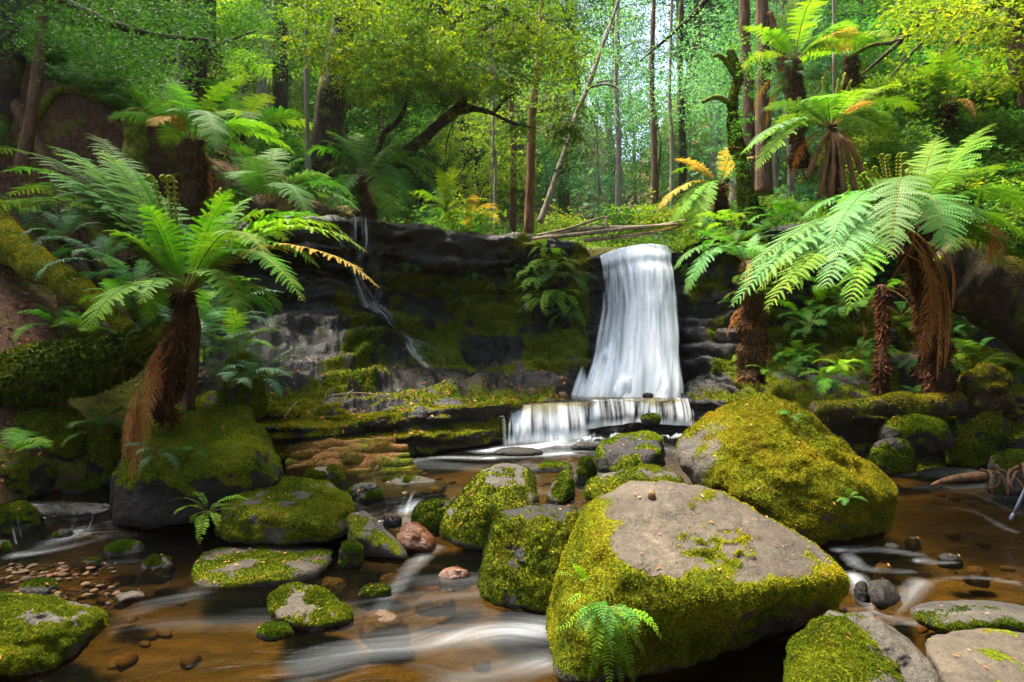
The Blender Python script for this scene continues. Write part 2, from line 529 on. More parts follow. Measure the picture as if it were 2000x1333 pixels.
def fall_mat(name, sx, sy, lo, hi, maxa=0.95):
    """silky falling water: white strands with gaps"""
    k = NT(name)
    uv = k.coord("UV")
    foam = k.attr("foam")
    s1 = k.noise(k.mapping(uv, (sx, sy, 1)), 1.0, 4, 0.55, 0.15)
    s2 = k.noise(k.mapping(uv, (sx * 3.1, sy * 1.3, 1)), 1.0, 3, 0.55, 0.1)
    st = k.math('ADD', k.math('MULTIPLY', s1, 0.65), k.math('MULTIPLY', s2, 0.35))
    v = k.math('ADD', k.math('SUBTRACT', st, 0.5), foam)
    fac = k.ramp(v, [(lo, (0, 0, 0)), (hi, (maxa,) * 3)])
    tr = k.n("ShaderNodeBsdfTransparent"); tr.inputs[0].default_value = (0.93, 0.95, 0.97, 1)
    d = k.n("ShaderNodeBsdfDiffuse"); d.inputs[0].default_value = (0.88, 0.91, 0.94, 1)
    t = k.n("ShaderNodeBsdfTranslucent"); t.inputs[0].default_value = (0.88, 0.92, 0.96, 1)
    dm = k.n("ShaderNodeMixShader"); dm.inputs[0].default_value = 0.4
    k.l(d.outputs[0], dm.inputs[1]); k.l(t.outputs[0], dm.inputs[2])
    m2 = k.n("ShaderNodeMixShader")
    k.l(fac, m2.inputs[0]); k.l(tr.outputs[0], m2.inputs[1]); k.l(dm.outputs[0], m2.inputs[2])
    return k.done(m2.outputs[0])
M['fall'] = fall_mat("falling_water", 4.6, 0.35, -0.24, 0.22, 1.0)
M['cascade'] = fall_mat("cascade_water", 8.0, 0.6, -0.42, 0.26, 1.0)
M['trickle'] = fall_mat("trickling_water", 22.0, 0.8, 0.10, 0.46, 0.75)
def plain(name, c, rough, spec=0.5):
    k = NT(name)
    co = k.coord("Object")
    col = k.mix(k.noise(co, 60, 3), c, tuple(a * 0.6 for a in c))
    return k.done(k.principled(col, rough, spec).outputs[0])
M['pole'] = plain("pole_metal", (0.06, 0.065, 0.12), 0.45)
# ------------------------------------------------------------------ terrain
def ground_h(x, y):
    x = np.asarray(x, float); y = np.asarray(y, float)
    shp = x.shape
    x, y = x.ravel(), y.ravel()
    bed = -0.28 + 0.30 * ss(6.0, 7.6, y)
    xl = np.interp(y, [-6, 2, 4, 5.5, 6.5, 7.3, 8.5, 10, 11], [-4.5, -4.2, -4.4, -5.0, -5.0, -4.4, -3.5, -3.2, -3.0])
    xr = np.interp(y, [-6, 2, 4, 6, 8.0, 9, 10, 11, 12], [6.5, 6, 6.2, 7.4, 7.4, 7.6, 8.0, 8.4, 8.8])
    dl = np.maximum(xl - x, 0)
    dr = np.maximum(x - xr, 0)
    zl = bed + 0.35 * ss(0, 0.6, dl) + 0.72 * dl
    zr = bed + 0.35 * ss(0, 0.5, dr) + 0.78 * dr
    low = np.maximum(np.maximum(bed, zl), zr)
    p = np.stack([x, y, 0 * x], 1)
    low = low + 0.25 * fbm(p * 0.35, 3, 3) * ss(0.2, 2.5, dl + dr) + 0.05 * fbm(p * 2.2, 3, 4)
    yl = np.interp(x, [-12, -6, -4.5, -3.4, -2.2, -1, 0, 1.6, 2.8, 3.6, 5, 8],
                   [9.8, 10.3, 10.9, 11.8, 12.9, 13.5, 13.6, 13.2, 12.9, 12.3, 11.8, 11.6])
    zp = 3.50 - 0.09 * np.minimum(x, 0) + 0.115 * (y - 12.4) + 0.0012 * np.maximum(y - 14, 0) ** 1.5
    zp = zp + 0.33 * np.maximum(np.abs(x - 1.0 - 0.05 * y) - 3.5 - 0.10 * np.maximum(y - 12, 0), 0) ** 1.06
    zp = zp + 0.14 * fbm(p * 0.5, 3, 9)
    zp = zp + 0.42 * np.maximum(y - 42, 0) ** 1.03 * (1 - 0.7 * np.exp(-((x / np.maximum(y, 1) - 0.19) / 0.09) ** 2))
    zp = np.minimum(zp, 58 + 4 * fbm(p * 0.03, 2, 12))
    t = ss(0.0, 0.5, y - yl)
    h = np.where(zp > low, low * (1 - t) + zp * t, low)
    h = np.minimum(h, 62 + 0 * h)
    return h.reshape(shp)

def axis(lo, a, b, hi, step, grow=1.13):
    c = list(np.arange(a, b + 1e-6, step))
    s, v = step, b
    while v < hi:
        s *= grow; v += s; c.append(v)
    s, v = step, a
    pre = []
    while v > lo:
        s *= grow; v -= s; pre.append(v)
    return np.array(pre[::-1] + c)

gx = axis(-170, -11, 11, 170, 0.11)
gy = axis(-40, 1.5, 20, 240, 0.11)
GX, GY = np.meshgrid(gx, gy)
GZ = ground_h(GX, GY)
nyy, nxx = GX.shape
Vt = np.stack([GX.ravel(), GY.ravel(), GZ.ravel()], 1)
ii, jj = np.meshgrid(np.arange(nyy - 1), np.arange(nxx - 1), indexing='ij')
Qt = np.stack([ii * nxx + jj, ii * nxx + jj + 1, (ii + 1) * nxx + jj + 1, (ii + 1) * nxx + jj], -1).reshape(-1, 4)
wl = np.where(Vt[:, 1] < 9.9, 1 - ss(0.2, 0.5, Vt[:, 2]), 0)
tag(add("ground", mk_mesh("ground", Vt, Qt, M['ground'], attrs={'bed': wl})), kind='structure')

# ------------------------------------------------------------------ cliff, apron and mossy terrace (one rock face)
CL = [  # px, rows of (py, Y)
 (380, [(425, 9.9), (470, 9.9), (480, 10.2), (540, 10.2), (600, 10.0), (690, 9.1), (765, 8.5), (800, 8.1), (905, 8.0)]),
 (440, [(428, 10.3), (472, 10.3), (482, 10.6), (540, 10.6), (598, 10.3), (690, 9.4), (765, 8.7), (806, 8.25), (905, 8.15)]),
 (520, [(428, 10.6), (478, 10.6), (488, 10.9), (545, 10.9), (596, 10.6), (688, 9.6), (762, 8.85), (808, 8.3), (898, 8.2)]),
 (590, [(428, 10.9), (480, 10.8), (490, 11.1), (545, 11.1), (592, 10.8), (684, 9.8), (762, 8.95), (808, 8.4), (892, 8.3)]),
 (655, [(430, 11.2), (482, 11.1), (494, 11.5), (550, 11.5), (598, 11.2), (690, 10.1), (764, 9.1), (806, 8.6), (886, 8.5)]),
 (700, [(434, 11.9), (488, 11.8), (498, 12.2), (560, 12.1), (618, 11.7), (696, 10.5), (765, 9.3), (806, 8.7), (882, 8.6)]),
 (760, [(440, 12.5), (500, 12.3), (508, 12.8), (580, 12.8), (652, 12.4), (708, 11.1), (765, 9.7), (806, 8.85), (878, 8.75)]),
 (850, [(448, 12.9), (506, 12.7), (514, 13.2), (592, 13.2), (672, 12.9), (716, 11.7), (766, 10.2), (802, 9.15), (873, 9.05)]),
 (950, [(458, 13.1), (510, 12.9), (518, 13.4), (598, 13.3), (688, 12.9), (728, 11.9), (770, 10.6), (792, 9.65), (866, 9.55)]),
 (1005, [(464, 13.1), (510, 12.9), (518, 13.3), (600, 13.2), (690, 12.7), (730, 11.9), (773, 10.9), (791, 10.0), (860, 9.9)]),
 (1060, [(468, 12.9), (505, 12.8), (515, 13.1), (600, 13.0), (682, 12.5), (726, 11.9), (774, 11.1), (788, 10.25), (856, 10.15)]),
 (1130, [(474, 12.8), (500, 12.7), (512, 12.8), (600, 12.7), (655, 12.4), (716, 11.8), (774, 11.3), (787, 10.5), (851, 10.4)]),
 (1175, [(502, 12.7), (528, 12.6), (538, 12.6), (610, 12.5), (675, 12.2), (720, 11.9), (775, 11.5), (785, 10.75), (838, 10.6)]),
 (1240, [(484, 12.7), (515, 12.5), (525, 12.5), (610, 12.4), (675, 12.1), (722, 11.9), (776, 11.5), (783, 10.95), (832, 10.8)]),
 (1320, [(482, 12.6), (515, 12.4), (525, 12.4), (610, 12.2), (685, 12.0), (730, 11.8), (776, 11.5), (782, 10.95), (828, 10.8)]),
 (1355, [(470, 12.2), (510, 12.1), (520, 12.2), (600, 12.1), (680, 11.8), (728, 11.6), (773, 11.2), (786, 10.8), (832, 10.7)]),
 (1420, [(450, 11.8), (500, 11.7), (510, 11.9), (600, 11.8), (690, 11.3), (730, 11.0), (765, 10.7), (787, 10.4), (850, 10.3)]),
 (1500, [(442, 11.4), (495, 11.3), (505, 11.5), (600, 11.4), (690, 10.9), (728, 10.6), (760, 10.3), (788, 9.9), (865, 9.8)]),
 (1600, [(432, 11.1), (490, 11.0), (505, 11.2), (600, 11.0), (690, 10.4), (728, 10.0), (765, 9.6), (800, 9.15), (905, 9.0)]),
 (1720, [(420, 11.0), (490, 10.8), (505, 11.0), (600, 10.7), (690, 10.1), (728, 9.6), (770, 9.2), (815, 8.8), (920, 8.65)]),
 (1850, [(410, 10.9), (490, 10.6), (505, 10.8), (600, 10.4), (690, 9.8), (728, 9.4), (775, 9.0), (825, 8.6), (935, 8.45)]),
 (2080, [(400, 10.8), (490, 10.5), (505, 10.6), (600, 10.2), (690, 9.6), (735, 9.2), (780, 8.8), (830, 8.4), (945, 8.25)]),
]
def rock_face():
    cols = []
    for px, rows in CL:
        pts = [P(px, a, b) for a, b in rows]
        lip = pts[0]
        back = lip + np.array([0, 1.6, -0.12])
        foot = pts[-1] + np.array([0, -0.05, -0.5])
        cols.append([back, lip] + pts[1:] + [foot])
    C = np.array(cols)                       # (ncol, 11, 3)
    nu, nv = 420, 150
    # vertical interpolation (linear with slight smoothing), then horizontal catmull
    seg = np.linspace(0, C.shape[1] - 1, nv)
    i = np.minimum(np.floor(seg).astype(int), C.shape[1] - 2)
    f = (seg - i)[None, :, None]
    R = C[:, i] * (1 - f) + C[:, i + 1] * f
    G = np.stack([catmull(R[:, k], nu) for k in range(nv)], 1)   # (nu,nv,3)
    # smooth a little in v
    for _ in range(2):
        G[:, 1:-1] = 0.25 * G[:, :-2] + 0.5 * G[:, 1:-1] + 0.25 * G[:, 2:]
    du = np.gradient(G, axis=0); dv = np.gradient(G, axis=1)
    N = norm(np.cross(du, dv))
    if N[nu // 2, nv // 2, 1] > 0:
        N = -N
    pf = G.reshape(-1, 3)
    vrow = np.broadcast_to(seg[None, :], (nu, nv)).ravel()
    # bedding: strata ledges that step in and out
    zz = pf[:, 2] + 0.10 * fbm(pf * np.array([0.8, 0.8, 0.8]), 3, 40)
    st = fbm(np.stack([pf[:, 0] * 0.35, pf[:, 1] * 0.35, zz * 7.0], 1), 3, 41)
    led = np.round(st * 3.2) / 3.2 * 1.25 + 0.25 * st
    blk = fbm(pf * np.array([1.6, 1.6, 2.6]), 4, 42)
    fine = fbm(pf * np.array([6, 6, 11]), 3, 43)
    amp = np.interp(vrow, [0, 1, 2, 3, 5, 6, 8, 9, 10, 11], [0.4, 0.5, 1.0, 0.8, 0.7, 0.7, 0.45, 0.8, 1.2, 0.8])
    # keep calmer right behind the falls
    disp = amp * (0.15 * led + 0.16 * blk + 0.06 * fine)
    V = pf + N.reshape(-1, 3) * disp[:, None]
    a, b = np.meshgrid(np.arange(nu - 1), np.arange(nv - 1), indexing='ij')
    q = np.stack([a * nv + b, a * nv + b + 1, (a + 1) * nv + b + 1, (a + 1) * nv + b], -1).reshape(-1, 4)
    tr = q2t(q)
    vn = vnormals(V, tr)
    if np.mean(vn[:, 1]) > 0:
        q = q[:, ::-1]; tr = q2t(q); vn = -vn
    # photo column of each vertex, only to say which stretch of wall it is
    colx = 1000 + V[:, 0] * F_PX / V[:, 1]
    nn = fbm(V * 1.3, 4, 50)
    n2 = fbm(V * np.array([3.5, 3.5, 2.0]), 3, 51)
    colx_true = colx
    colx = colx + 90 * fbm(V * 0.9, 3, 52)
    top = ss(0.22, 0.62, vn[:, 2] + 0.55 * nn + 0.2 * n2)
    wall = ss(-0.55, 0.15, nn + 0.4 * n2) * ss(3.0, 3.6, vrow) * (1 - ss(5.6, 6.4, vrow)) * ss(690, 800, colx)
    upwall = ss(930, 1060, colx) * (1 - ss(1165, 1200, colx)) * (1 - ss(3, 3.6, vrow)) * ss(0.9, 1.1, vrow) * ss(-0.6, 0.2, nn)
    rightw = ss(1335, 1390, colx) * (1 - ss(6.5, 7.5, vrow)) * ss(-0.4, 0.3, nn)
    apron = top * ss(6, 7.5, vrow) * np.interp(vrow, [6, 7, 8, 9, 10, 11], [0.55, 0.8, 1.25, 1.3, 1.0, 0.6])
    leftw = ss(-0.45, 0.1, nn + 0.2) * (1 - ss(690, 760, colx)) * ss(-0.3, 0.1, nn + 0.6 * n2) * ss(4, 5, vrow) * (1 - ss(7, 7.6, vrow)) * ss(540, 610, colx) * 0.8
    front = ss(9.0, 9.4, vrow) * ss(-0.35, 0.3, nn + 0.3 * n2) * (1 - ss(940, 985, colx)) * 0.8
    ledge_dry = 1 - ss(1000, 1060, colx) * ss(7.5, 8.0, vrow) * (1 - ss(1380, 1420, colx))
    moss = np.clip(np.maximum.reduce([0.85 * wall, 0.95 * upwall, 0.8 * rightw, apron, leftw, front]), 0, 1) * ledge_dry
    moss *= np.where((colx_true > 1150) & (colx_true < 1340) & (vrow > 1), 0.15, 1)
    return V, q, tr, vn, moss, vrow, colx_true
cV, cQ, cT, cN, cMoss, cRow, cCol = rock_face()
cliff = tag(add("rock_cliff", mk_mesh("rock_cliff", cV, cQ, M['cliff_rock'], attrs={'moss': cMoss})), kind='structure')
rng = np.random.RandomState(11)
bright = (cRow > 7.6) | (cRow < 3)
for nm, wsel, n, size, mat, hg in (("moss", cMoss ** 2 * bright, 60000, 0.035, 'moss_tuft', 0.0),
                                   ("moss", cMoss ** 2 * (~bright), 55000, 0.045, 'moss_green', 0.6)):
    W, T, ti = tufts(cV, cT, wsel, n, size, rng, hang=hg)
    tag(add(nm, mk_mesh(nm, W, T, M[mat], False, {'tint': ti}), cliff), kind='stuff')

# ------------------------------------------------------------------ water
def wlevel(x, y):
    c = 0.235 * ss(5.9, 7.0, y) * (1 - ss(2.0, 3.6, x))
    l = 0.20 * ss(6.35, 6.6, y) * (1 - ss(-3.8, -3.2, x))
    r = 0.10 * ss(4.6, 7.5, y) * ss(2.0, 3.6, x)
    return np.maximum(np.maximum(c, l), r)

FOAM = [  # polyline in photo pixels on the water, half width (m), strength
 ([(1050, 1225), (900, 1240), (740, 1262), (600, 1300)], 0.20, 0.62),
 ([(1050, 1215), (930, 1222), (800, 1240)], 0.13, 0.4),
 ([(1060, 1290), (960, 1310), (850, 1345)], 0.15, 0.45),
 ([(850, 1070), (820, 1095), (770, 1150), (740, 1200)], 0.09, 0.5),
 ([(810, 985), (790, 1000), (800, 1020)], 0.10, 0.8),
 ([(950, 880), (1060, 870), (1150, 850), (1240, 838), (1340, 825)], 0.22, 0.95),
 ([(985, 862), (1140, 850)], 0.20, 1.0),
 ([(960, 895), (840, 895), (790, 905)], 0.12, 0.75),
 ([(1130, 885), (1020, 892), (900, 895)], 0.14, 0.7),
 ([(1100, 870), (1200, 862), (1280, 845)], 0.22, 0.6),
 ([(150, 1042), (110, 1060), (60, 1080)], 0.13, 0.5),
 ([(30, 1085), (90, 1078), (200, 1052)], 0.08, 0.5),
 ([(380, 1160), (290, 1185), (200, 1240)], 0.16, 0.25),
 ([(1640, 1075), (1720, 1075), (1800, 1085)], 0.08, 0.48),
 ([(1660, 1090), (1690, 1110), (1780, 1115)], 0.08, 0.45),
 ([(1670, 1125), (1690, 1160), (1730, 1200), (1790, 1215)], 0.08, 0.7),
 ([(1800, 1140), (1740, 1190), (1690, 1240)], 0.09, 0.45),
 ([(1790, 1095), (1870, 1100)], 0.04, 0.5),
 ([(1980, 1040), (1900, 1000), (1800, 985)], 0.05, 0.42),
 ([(1990, 1140), (1900, 1130), (1800, 1140)], 0.05, 0.35),
 ([(1850, 950), (1950, 985), (2010, 1010)], 0.04, 0.42),
]
def water_sheet():
    xs = np.arange(-7.5, 9.2, 0.055)
    ys = np.concatenate([np.arange(0.5, 11.0, 0.055)])
    X, Y = np.meshgrid(xs, ys)
    x, y = X.ravel(), Y.ravel()
    z = wlevel(x, y)
    z = z + 0.012 * fbm(np.stack([x * 1.2 + y * 0.4, y * 3.0, 0 * x], 1), 3, 60)
    foam = np.clip(0.03 + 0.24 * fbm(np.stack([x * 0.5, y * 1.6, 0 * x], 1), 3, 61), 0, 0.28)
    tap = np.linspace(1.15, 0.55, 40)
    for line, hw, st in FOAM:
        pts = []
        for px, py in line:
            yy = 5.0
            for _ in range(12):
                wz = float(wlevel(np.array([(px - 1000) * yy / F_PX]), np.array([yy]))[0])
                yy = 0.5 * yy + 0.5 * (CAM_Z - wz) * F_PX / (py - HOR)
            pts.append(((px - 1000) * yy / F_PX, yy))
        c = catmull(np.array([(a, b, 0) for a, b in pts]), 40)[:, :2]
        for p, tp in zip(c, tap):
            foam = np.maximum(foam, st * tp * np.exp(-((x - p[0]) ** 2 + (y - p[1]) ** 2) / (hw * hw)))
    th = 0.25
    u = x * math.cos(th) + y * math.sin(th)
    v = -x * math.sin(th) + y * math.cos(th)
    w = fbm(np.stack([x, y, 0 * x], 1) * 0.9, 2, 66) * 0.25
    uv = np.stack([u, v + w], 1)
    ny, nx = X.shape
    a, b = np.meshgrid(np.arange(ny - 1), np.arange(nx - 1), indexing='ij')
    q = np.stack([a * nx + b, a * nx + b + 1, (a + 1) * nx + b + 1, (a + 1) * nx + b], -1).reshape(-1, 4)
    return mk_mesh("stream_water", np.stack([x, y, z], 1), q, M['water'], attrs={'foam': foam}, uv=uv)
tag(add("stream_water", water_sheet()), kind='structure')

def curtain(top, bot, nu, nv, prof, mat, name, foam=None, thick=0.06, seed=0, kinds='structure', mid=None):
    """sheet of falling water between two lines (lists of 3D points); prof(v) -> (blend, outward)"""
    A = catmull(top, nu); B = catmull(bot, nu)
    Mi = catmull(mid, nu) if mid is not None else None
    v = np.linspace(0, 1, nv)
    rows = []
    for t in v:
        b, o = prof(t)
        if Mi is None:
            r = A * (1 - b) + B * b
        else:
            r = (A * (1 - b * 2) + Mi * b * 2) if b < 0.5 else (Mi * (2 - 2 * b) + B * (2 * b - 1))
        r = r.copy(); r[:, 1] -= o
        rows.append(r)
    G = np.stack(rows, 0)
    u = np.linspace(0, 1, nu)
    W = np.linalg.norm(A[-1] - A[0]); Hh = np.linalg.norm(B[nu // 2] - A[nu // 2])
    UU, VV = np.meshgrid(u, v)
    rip = fbm(np.stack([UU.ravel() * W * 5, VV.ravel() * Hh * 0.7, 0 * UU.ravel() + seed], 1), 3, 70 + seed).reshape(nv, nu)
    G[..., 1] -= thick * rip
    fm = np.zeros((nv, nu)) if foam is None else foam(UU, VV)
    q0, q1 = np.meshgrid(np.arange(nv - 1), np.arange(nu - 1), indexing='ij')
    q = np.stack([q0 * nu + q1, (q0 + 1) * nu + q1, (q0 + 1) * nu + q1 + 1, q0 * nu + q1 + 1], -1).reshape(-1, 4)
    uv = np.stack([UU.ravel() * W + seed * 3.1, VV.ravel() * Hh], 1)
    return mk_mesh(name, G.reshape(-1, 3), q, M[mat], attrs={'foam': fm.ravel()}, uv=uv)

# main fall: three sheets, one behind the other
def edge(U, w=0.10):
    return np.minimum(ss(0, w, U), ss(0, w, 1 - U))
for k, (dy, fo, sd) in enumerate(((0.0, 0.10, 1), (0.14, 0.06, 2), (0.26, -0.02, 3))):
    top = [P(1158 + 3 * k, 506, 12.62 - dy * 0.5), P(1205, 487, 12.65 - dy * 0.5), P(1265, 477, 12.65 - dy * 0.5), P(1332 - 3 * k, 482, 12.6 - dy * 0.5)]
    mid = [P(1150 + 4 * k, 610, 12.25 - dy), P(1215, 596, 12.22 - dy), P(1275, 590, 12.15 - dy), P(1340 - 4 * k, 594, 12.05 - dy)]
    bot = [P(1108 + 8 * k, 775, 11.55 - dy), P(1195, 780, 11.5 - dy), P(1275, 780, 11.45 - dy), P(1352 - 4 * k, 775, 11.4 - dy)]
    me = curtain(top, bot, 120, 90, lambda t: (t, 0.26 * math.sin(min(1, t * 6) * 1.57) + 0.05 * math.sin(t * 9) - 0.10 * math.exp(-((t - 0.16) / 0.05) ** 2)), 'fall', "waterfall",
                 lambda U, V, fo=fo: fo + 0.20 * np.exp(-((U - 0.62) / 0.22) ** 2) * (1 - 0.5 * V) + 0.30 * ss(0.72, 1.0, V) + 0.12 * (1 - ss(0.0, 0.18, V)) - 0.60 * (1 - edge(np.clip(U + 0.05 * fbm(np.stack([U.ravel() * 9, V.ravel() * 1.5, 0 * U.ravel()], 1), 2, 33).reshape(U.shape), 0, 1), 0.12)) + 0.10 * fbm(np.stack([U.ravel() * 5, V.ravel() * 1.2, 0 * U.ravel() + fo], 1), 2, 34).reshape(U.shape), seed=sd, mid=mid)
    tag(add("waterfall", me), kind='structure')

def splash(name, cx, cy, Y, w, h, seed, mat='fall', base=0.55):
    """rounded heap of white water where the fall meets rock"""
    nu, nv = 60, 26
    U, V = np.meshgrid(np.linspace(-1, 1, nu), np.linspace(0, 1, nv))
    c = P(cx, cy, Y)
    sx, sz = w * Y / F_PX, h * Y / F_PX
    prof = np.sqrt(np.clip(1 - U ** 2, 0, 1))
    X = c[0] + U * sx * (0.75 + 0.25 * V)
    Z = c[2] + sz * (1 - V) * (0.35 + 0.65 * prof)
    Yy = Y - 0.15 - 0.32 * np.sin(V * 1.57) * prof * (sz + 0.25)
    p = np.stack([X.ravel(), Yy.ravel(), Z.ravel()], 1)
    nz = fbm(p * np.array([5, 5, 2.5]), 3, seed)
    p[:, 1] -= 0.05 * nz
    p[:, 2] += 0.04 * fbm(p * 4, 2, seed + 5)
    fm = base - 0.95 * (1 - ss(0, 0.85, 1 - np.abs(U))) - 0.75 * (1 - ss(0.0, 0.9, V)) + 0.10 * fbm(p * np.array([6, 6, 1.5]), 2, seed + 9).reshape(nv, nu)
    q0, q1 = np.meshgrid(np.arange(nv - 1), np.arange(nu - 1), indexing='ij')
    q = np.stack([q0 * nu + q1, (q0 + 1) * nu + q1, (q0 + 1) * nu + q1 + 1, q0 * nu + q1 + 1], -1).reshape(-1, 4)
    uv = np.stack([U.ravel() * sx * 1.0 + seed, V.ravel() * sz], 1)
    tag(add(name, mk_mesh(name, p, q, M[mat], attrs={'foam': fm.ravel()}, uv=uv)), kind='structure')
splash("waterfall", 1215, 776, 11.45, 48, 82, 81)
splash("waterfall", 1290, 776, 11.40, 44, 92, 82)
splash("waterfall", 1160, 778, 11.50, 42, 50, 83)
splash("waterfall", 1240, 780, 11.30, 92, 34, 84, base=0.7)
splash("waterfall", 1155, 776, 11.45, 34, 40, 87, base=0.6)
splash("waterfall", 1185, 700, 11.9, 34, 60, 85, base=0.40)

# ledge pool between the main fall and the lower cascade
def ledge_pool():
    xs = np.linspace(0.10, 3.75, 130); ys = np.linspace(9.95, 11.7, 60)
    X, Y = np.meshgrid(xs, ys)
    x, y = X.ravel(), Y.ravel()
    yfront = np.interp(x, [0.1, 1.2, 1.5, 3.2, 3.7], [9.98, 10.42, 10.7, 10.85, 10.75])
    y = np.maximum(y, yfront)
    z = 0.805 + 0.0 * x - 0.03 * (1 - ss(0, 0.12, y - yfront)) + 0.006 * fbm(np.stack([x * 2, y * 6, 0 * x], 1), 2, 64)
    d = np.abs(x - 2.15) / 1.0
    foam = 0.95 * ss(10.75, 11.25, y) * (1 - ss(0.75, 1.35, d)) + 0.25 * ss(0.3, 0.1, 0.2 + 0 * x)
    foam = np.maximum(foam, 0.55 * (1 - ss(0.0, 0.10, y - yfront)))
    ny, nx = X.shape
    a, b = np.meshgrid(np.arange(ny - 1), np.arange(nx - 1), indexing='ij')
    q = np.stack([a * nx + b, a * nx + b + 1, (a + 1) * nx + b + 1, (a + 1) * nx + b], -1).reshape(-1, 4)
    return mk_mesh("ledge_water", np.stack([x, y, z], 1), q, M['water'], attrs={'foam': foam}, uv=np.stack([x, y], 1))
tag(add("ledge_water", ledge_pool()), kind='structure')

def wpt(px, Y, z):
    return np.array([(px - 1000) * Y / F_PX, Y, z])
# lower cascade
casc = [
 ([wpt(978, 10.0, 0.79), wpt(1060, 10.25, 0.79), wpt(1168, 10.6, 0.79)], [wpt(980, 9.72, 0.23), wpt(1062, 9.95, 0.23), wpt(1172, 10.3, 0.26)], 0.08),
 ([wpt(980, 9.95, 0.78), wpt(1060, 10.2, 0.78), wpt(1160, 10.55, 0.78)], [wpt(978, 9.62, 0.23), wpt(1062, 9.85, 0.23), wpt(1170, 10.2, 0.26)], 0.02),
 ([wpt(1126, 10.5, 0.80), wpt(1200, 10.75, 0.80), wpt(1285, 10.9, 0.80)], [wpt(1120, 10.3, 0.33), wpt(1205, 10.5, 0.40), wpt(1268, 10.65, 0.45)], 0.05),
 ([wpt(1245, 10.9, 0.80), wpt(1310, 10.9, 0.80), wpt(1352, 10.75, 0.80)], [wpt(1240, 10.65, 0.42), wpt(1312, 10.6, 0.38), wpt(1362, 10.5, 0.38)], 0.07),
 ([wpt(1132, 10.32, 0.42), wpt(1190, 10.4, 0.46), wpt(1262, 10.55, 0.50)], [wpt(1110, 9.9, 0.23), wpt(1190, 9.95, 0.24), wpt(1290, 10.15, 0.25)], 0.26),
 ([wpt(1262, 10.6, 0.45), wpt(1310, 10.55, 0.42), wpt(1362, 10.45, 0.42)], [wpt(1250, 10.1, 0.24), wpt(1315, 10.1, 0.25), wpt(1375, 10.1, 0.25)], 0.24),
]
for k, (t, b, fo) in enumerate(casc):
    me = curtain(t, b, 90, 24, lambda v: (v ** 0.8 if True else v, 0.10 * math.sin(v * 3.14)), 'cascade', "cascade",
                 lambda U, V, fo=fo: fo + 0.05 + 0.22 * ss(0.6, 1, V) - 0.55 * (1 - edge(np.clip(U + 0.03 * fbm(np.stack([U.ravel() * 8, V.ravel() * 2, 0 * U.ravel() + fo], 1), 2, 35).reshape(U.shape), 0, 1), 0.10)) - ((0.55 * (1 - ss(0, 0.8, V)) + 0.12 + 0.25 * ss(0.6, 1.0, V) + 0.25 * np.abs(fbm(np.stack([U.ravel() * 11, V.ravel() * 2, 0 * U.ravel() + 3], 1), 2, 36)).reshape(U.shape)) if fo > 0.2 else 0) + 0.10 * np.sin(U * 23 + fo * 40) * np.sin(U * 7.3), seed=20 + k, thick=0.04)
    tag(add("cascade", me), kind='structure')

# thin trickle down the left side of the horseshoe and the veil above it
def trickle(path, widths, seed, fo=0.0, mat='trickle'):
    c = catmull(path, 60)
    w = np.interp(np.linspace(0, 1, 60), np.linspace(0, 1, len(widths)), widths)
    nu = 12
    w = w * (2.6 if mat == 'trickle' else 1.0)
    U = np.linspace(-1, 1, nu)
    T = norm(np.gradient(c, axis=0))
    S = norm(np.cross(T, np.array([0, -0.6, 0.8])))
    G = c[:, None, :] + S[:, None, :] * (w[:, None] * U[None, :])[..., None]
    G[..., 1] -= 0.03 * np.cos(U * 1.57)[None, :]
    a, b = np.meshgrid(np.arange(59), np.arange(nu - 1), indexing='ij')
    q = np.stack([a * nu + b, (a + 1) * nu + b, (a + 1) * nu + b + 1, a * nu + b + 1], -1).reshape(-1, 4)
    L = np.concatenate([[0], np.cumsum(np.linalg.norm(np.diff(c, axis=0), axis=1))])
    uv = np.stack([(U[None, :] * w[:, None]).ravel() + seed, np.repeat(L, nu)], 1)
    fm = (fo - 0.35 * (np.abs(U) ** 2))[None, :].repeat(60, 0)
    tag(add("trickle", mk_mesh("trickle", G.reshape(-1, 3), q, M[mat], attrs={'foam': fm.ravel()}, uv=uv)), kind='structure')
def on_cliff(px, py, off=0.15):
    """point on the rock face seen at this pixel"""
    cy = HOR - (cV[:, 2] - CAM_Z) * F_PX / cV[:, 1]
    d = (cCol - px) ** 2 + (cy - py) ** 2 + 0.5 * (cV[:, 1] - 9.0) ** 2
    k = np.argsort(d)[:6]
    p = cV[k].mean(0)
    n = norm(cN[k].mean(0))
    return p + n * off
trickle([on_cliff(a, b) for a, b in ((690, 438), (690, 480), (688, 520), (695, 560), (715, 600), (735, 618))], [0.16, 0.2, 0.14, 0.12, 0.10, 0.12], 1, 0.14)
trickle([on_cliff(a, b) for a, b in ((715, 600), (745, 622), (760, 648), (785, 668), (800, 690), (815, 712), (835, 730))], [0.06, 0.10, 0.09, 0.09, 0.10, 0.08, 0.05], 2, 0.18)
trickle([on_cliff(a, b) for a, b in ((668, 520), (690, 560), (705, 590), (712, 606))], [0.05, 0.07, 0.06, 0.04], 3, 0.20)
trickle([on_cliff(a, b) for a, b in ((735, 615), (765, 645), (800, 670), (840, 690), (868, 722))], [0.03, 0.04, 0.05, 0.05, 0.03], 4, 0.16)
trickle([on_cliff(a, b) for a, b in ((735, 450), (735, 500), (732, 560), (725, 600))], [0.10, 0.12, 0.10, 0.05], 5, 0.12)
trickle([on_cliff(a, b) for a, b in ((660, 440), (660, 480), (665, 520))], [0.10, 0.12, 0.05], 6, 0.10)
trickle([on_cliff(a, b) for a, b in ((1115, 480), (1118, 520), (1125, 570), (1128, 610))], [0.10, 0.16, 0.16, 0.08], 7, -0.06)
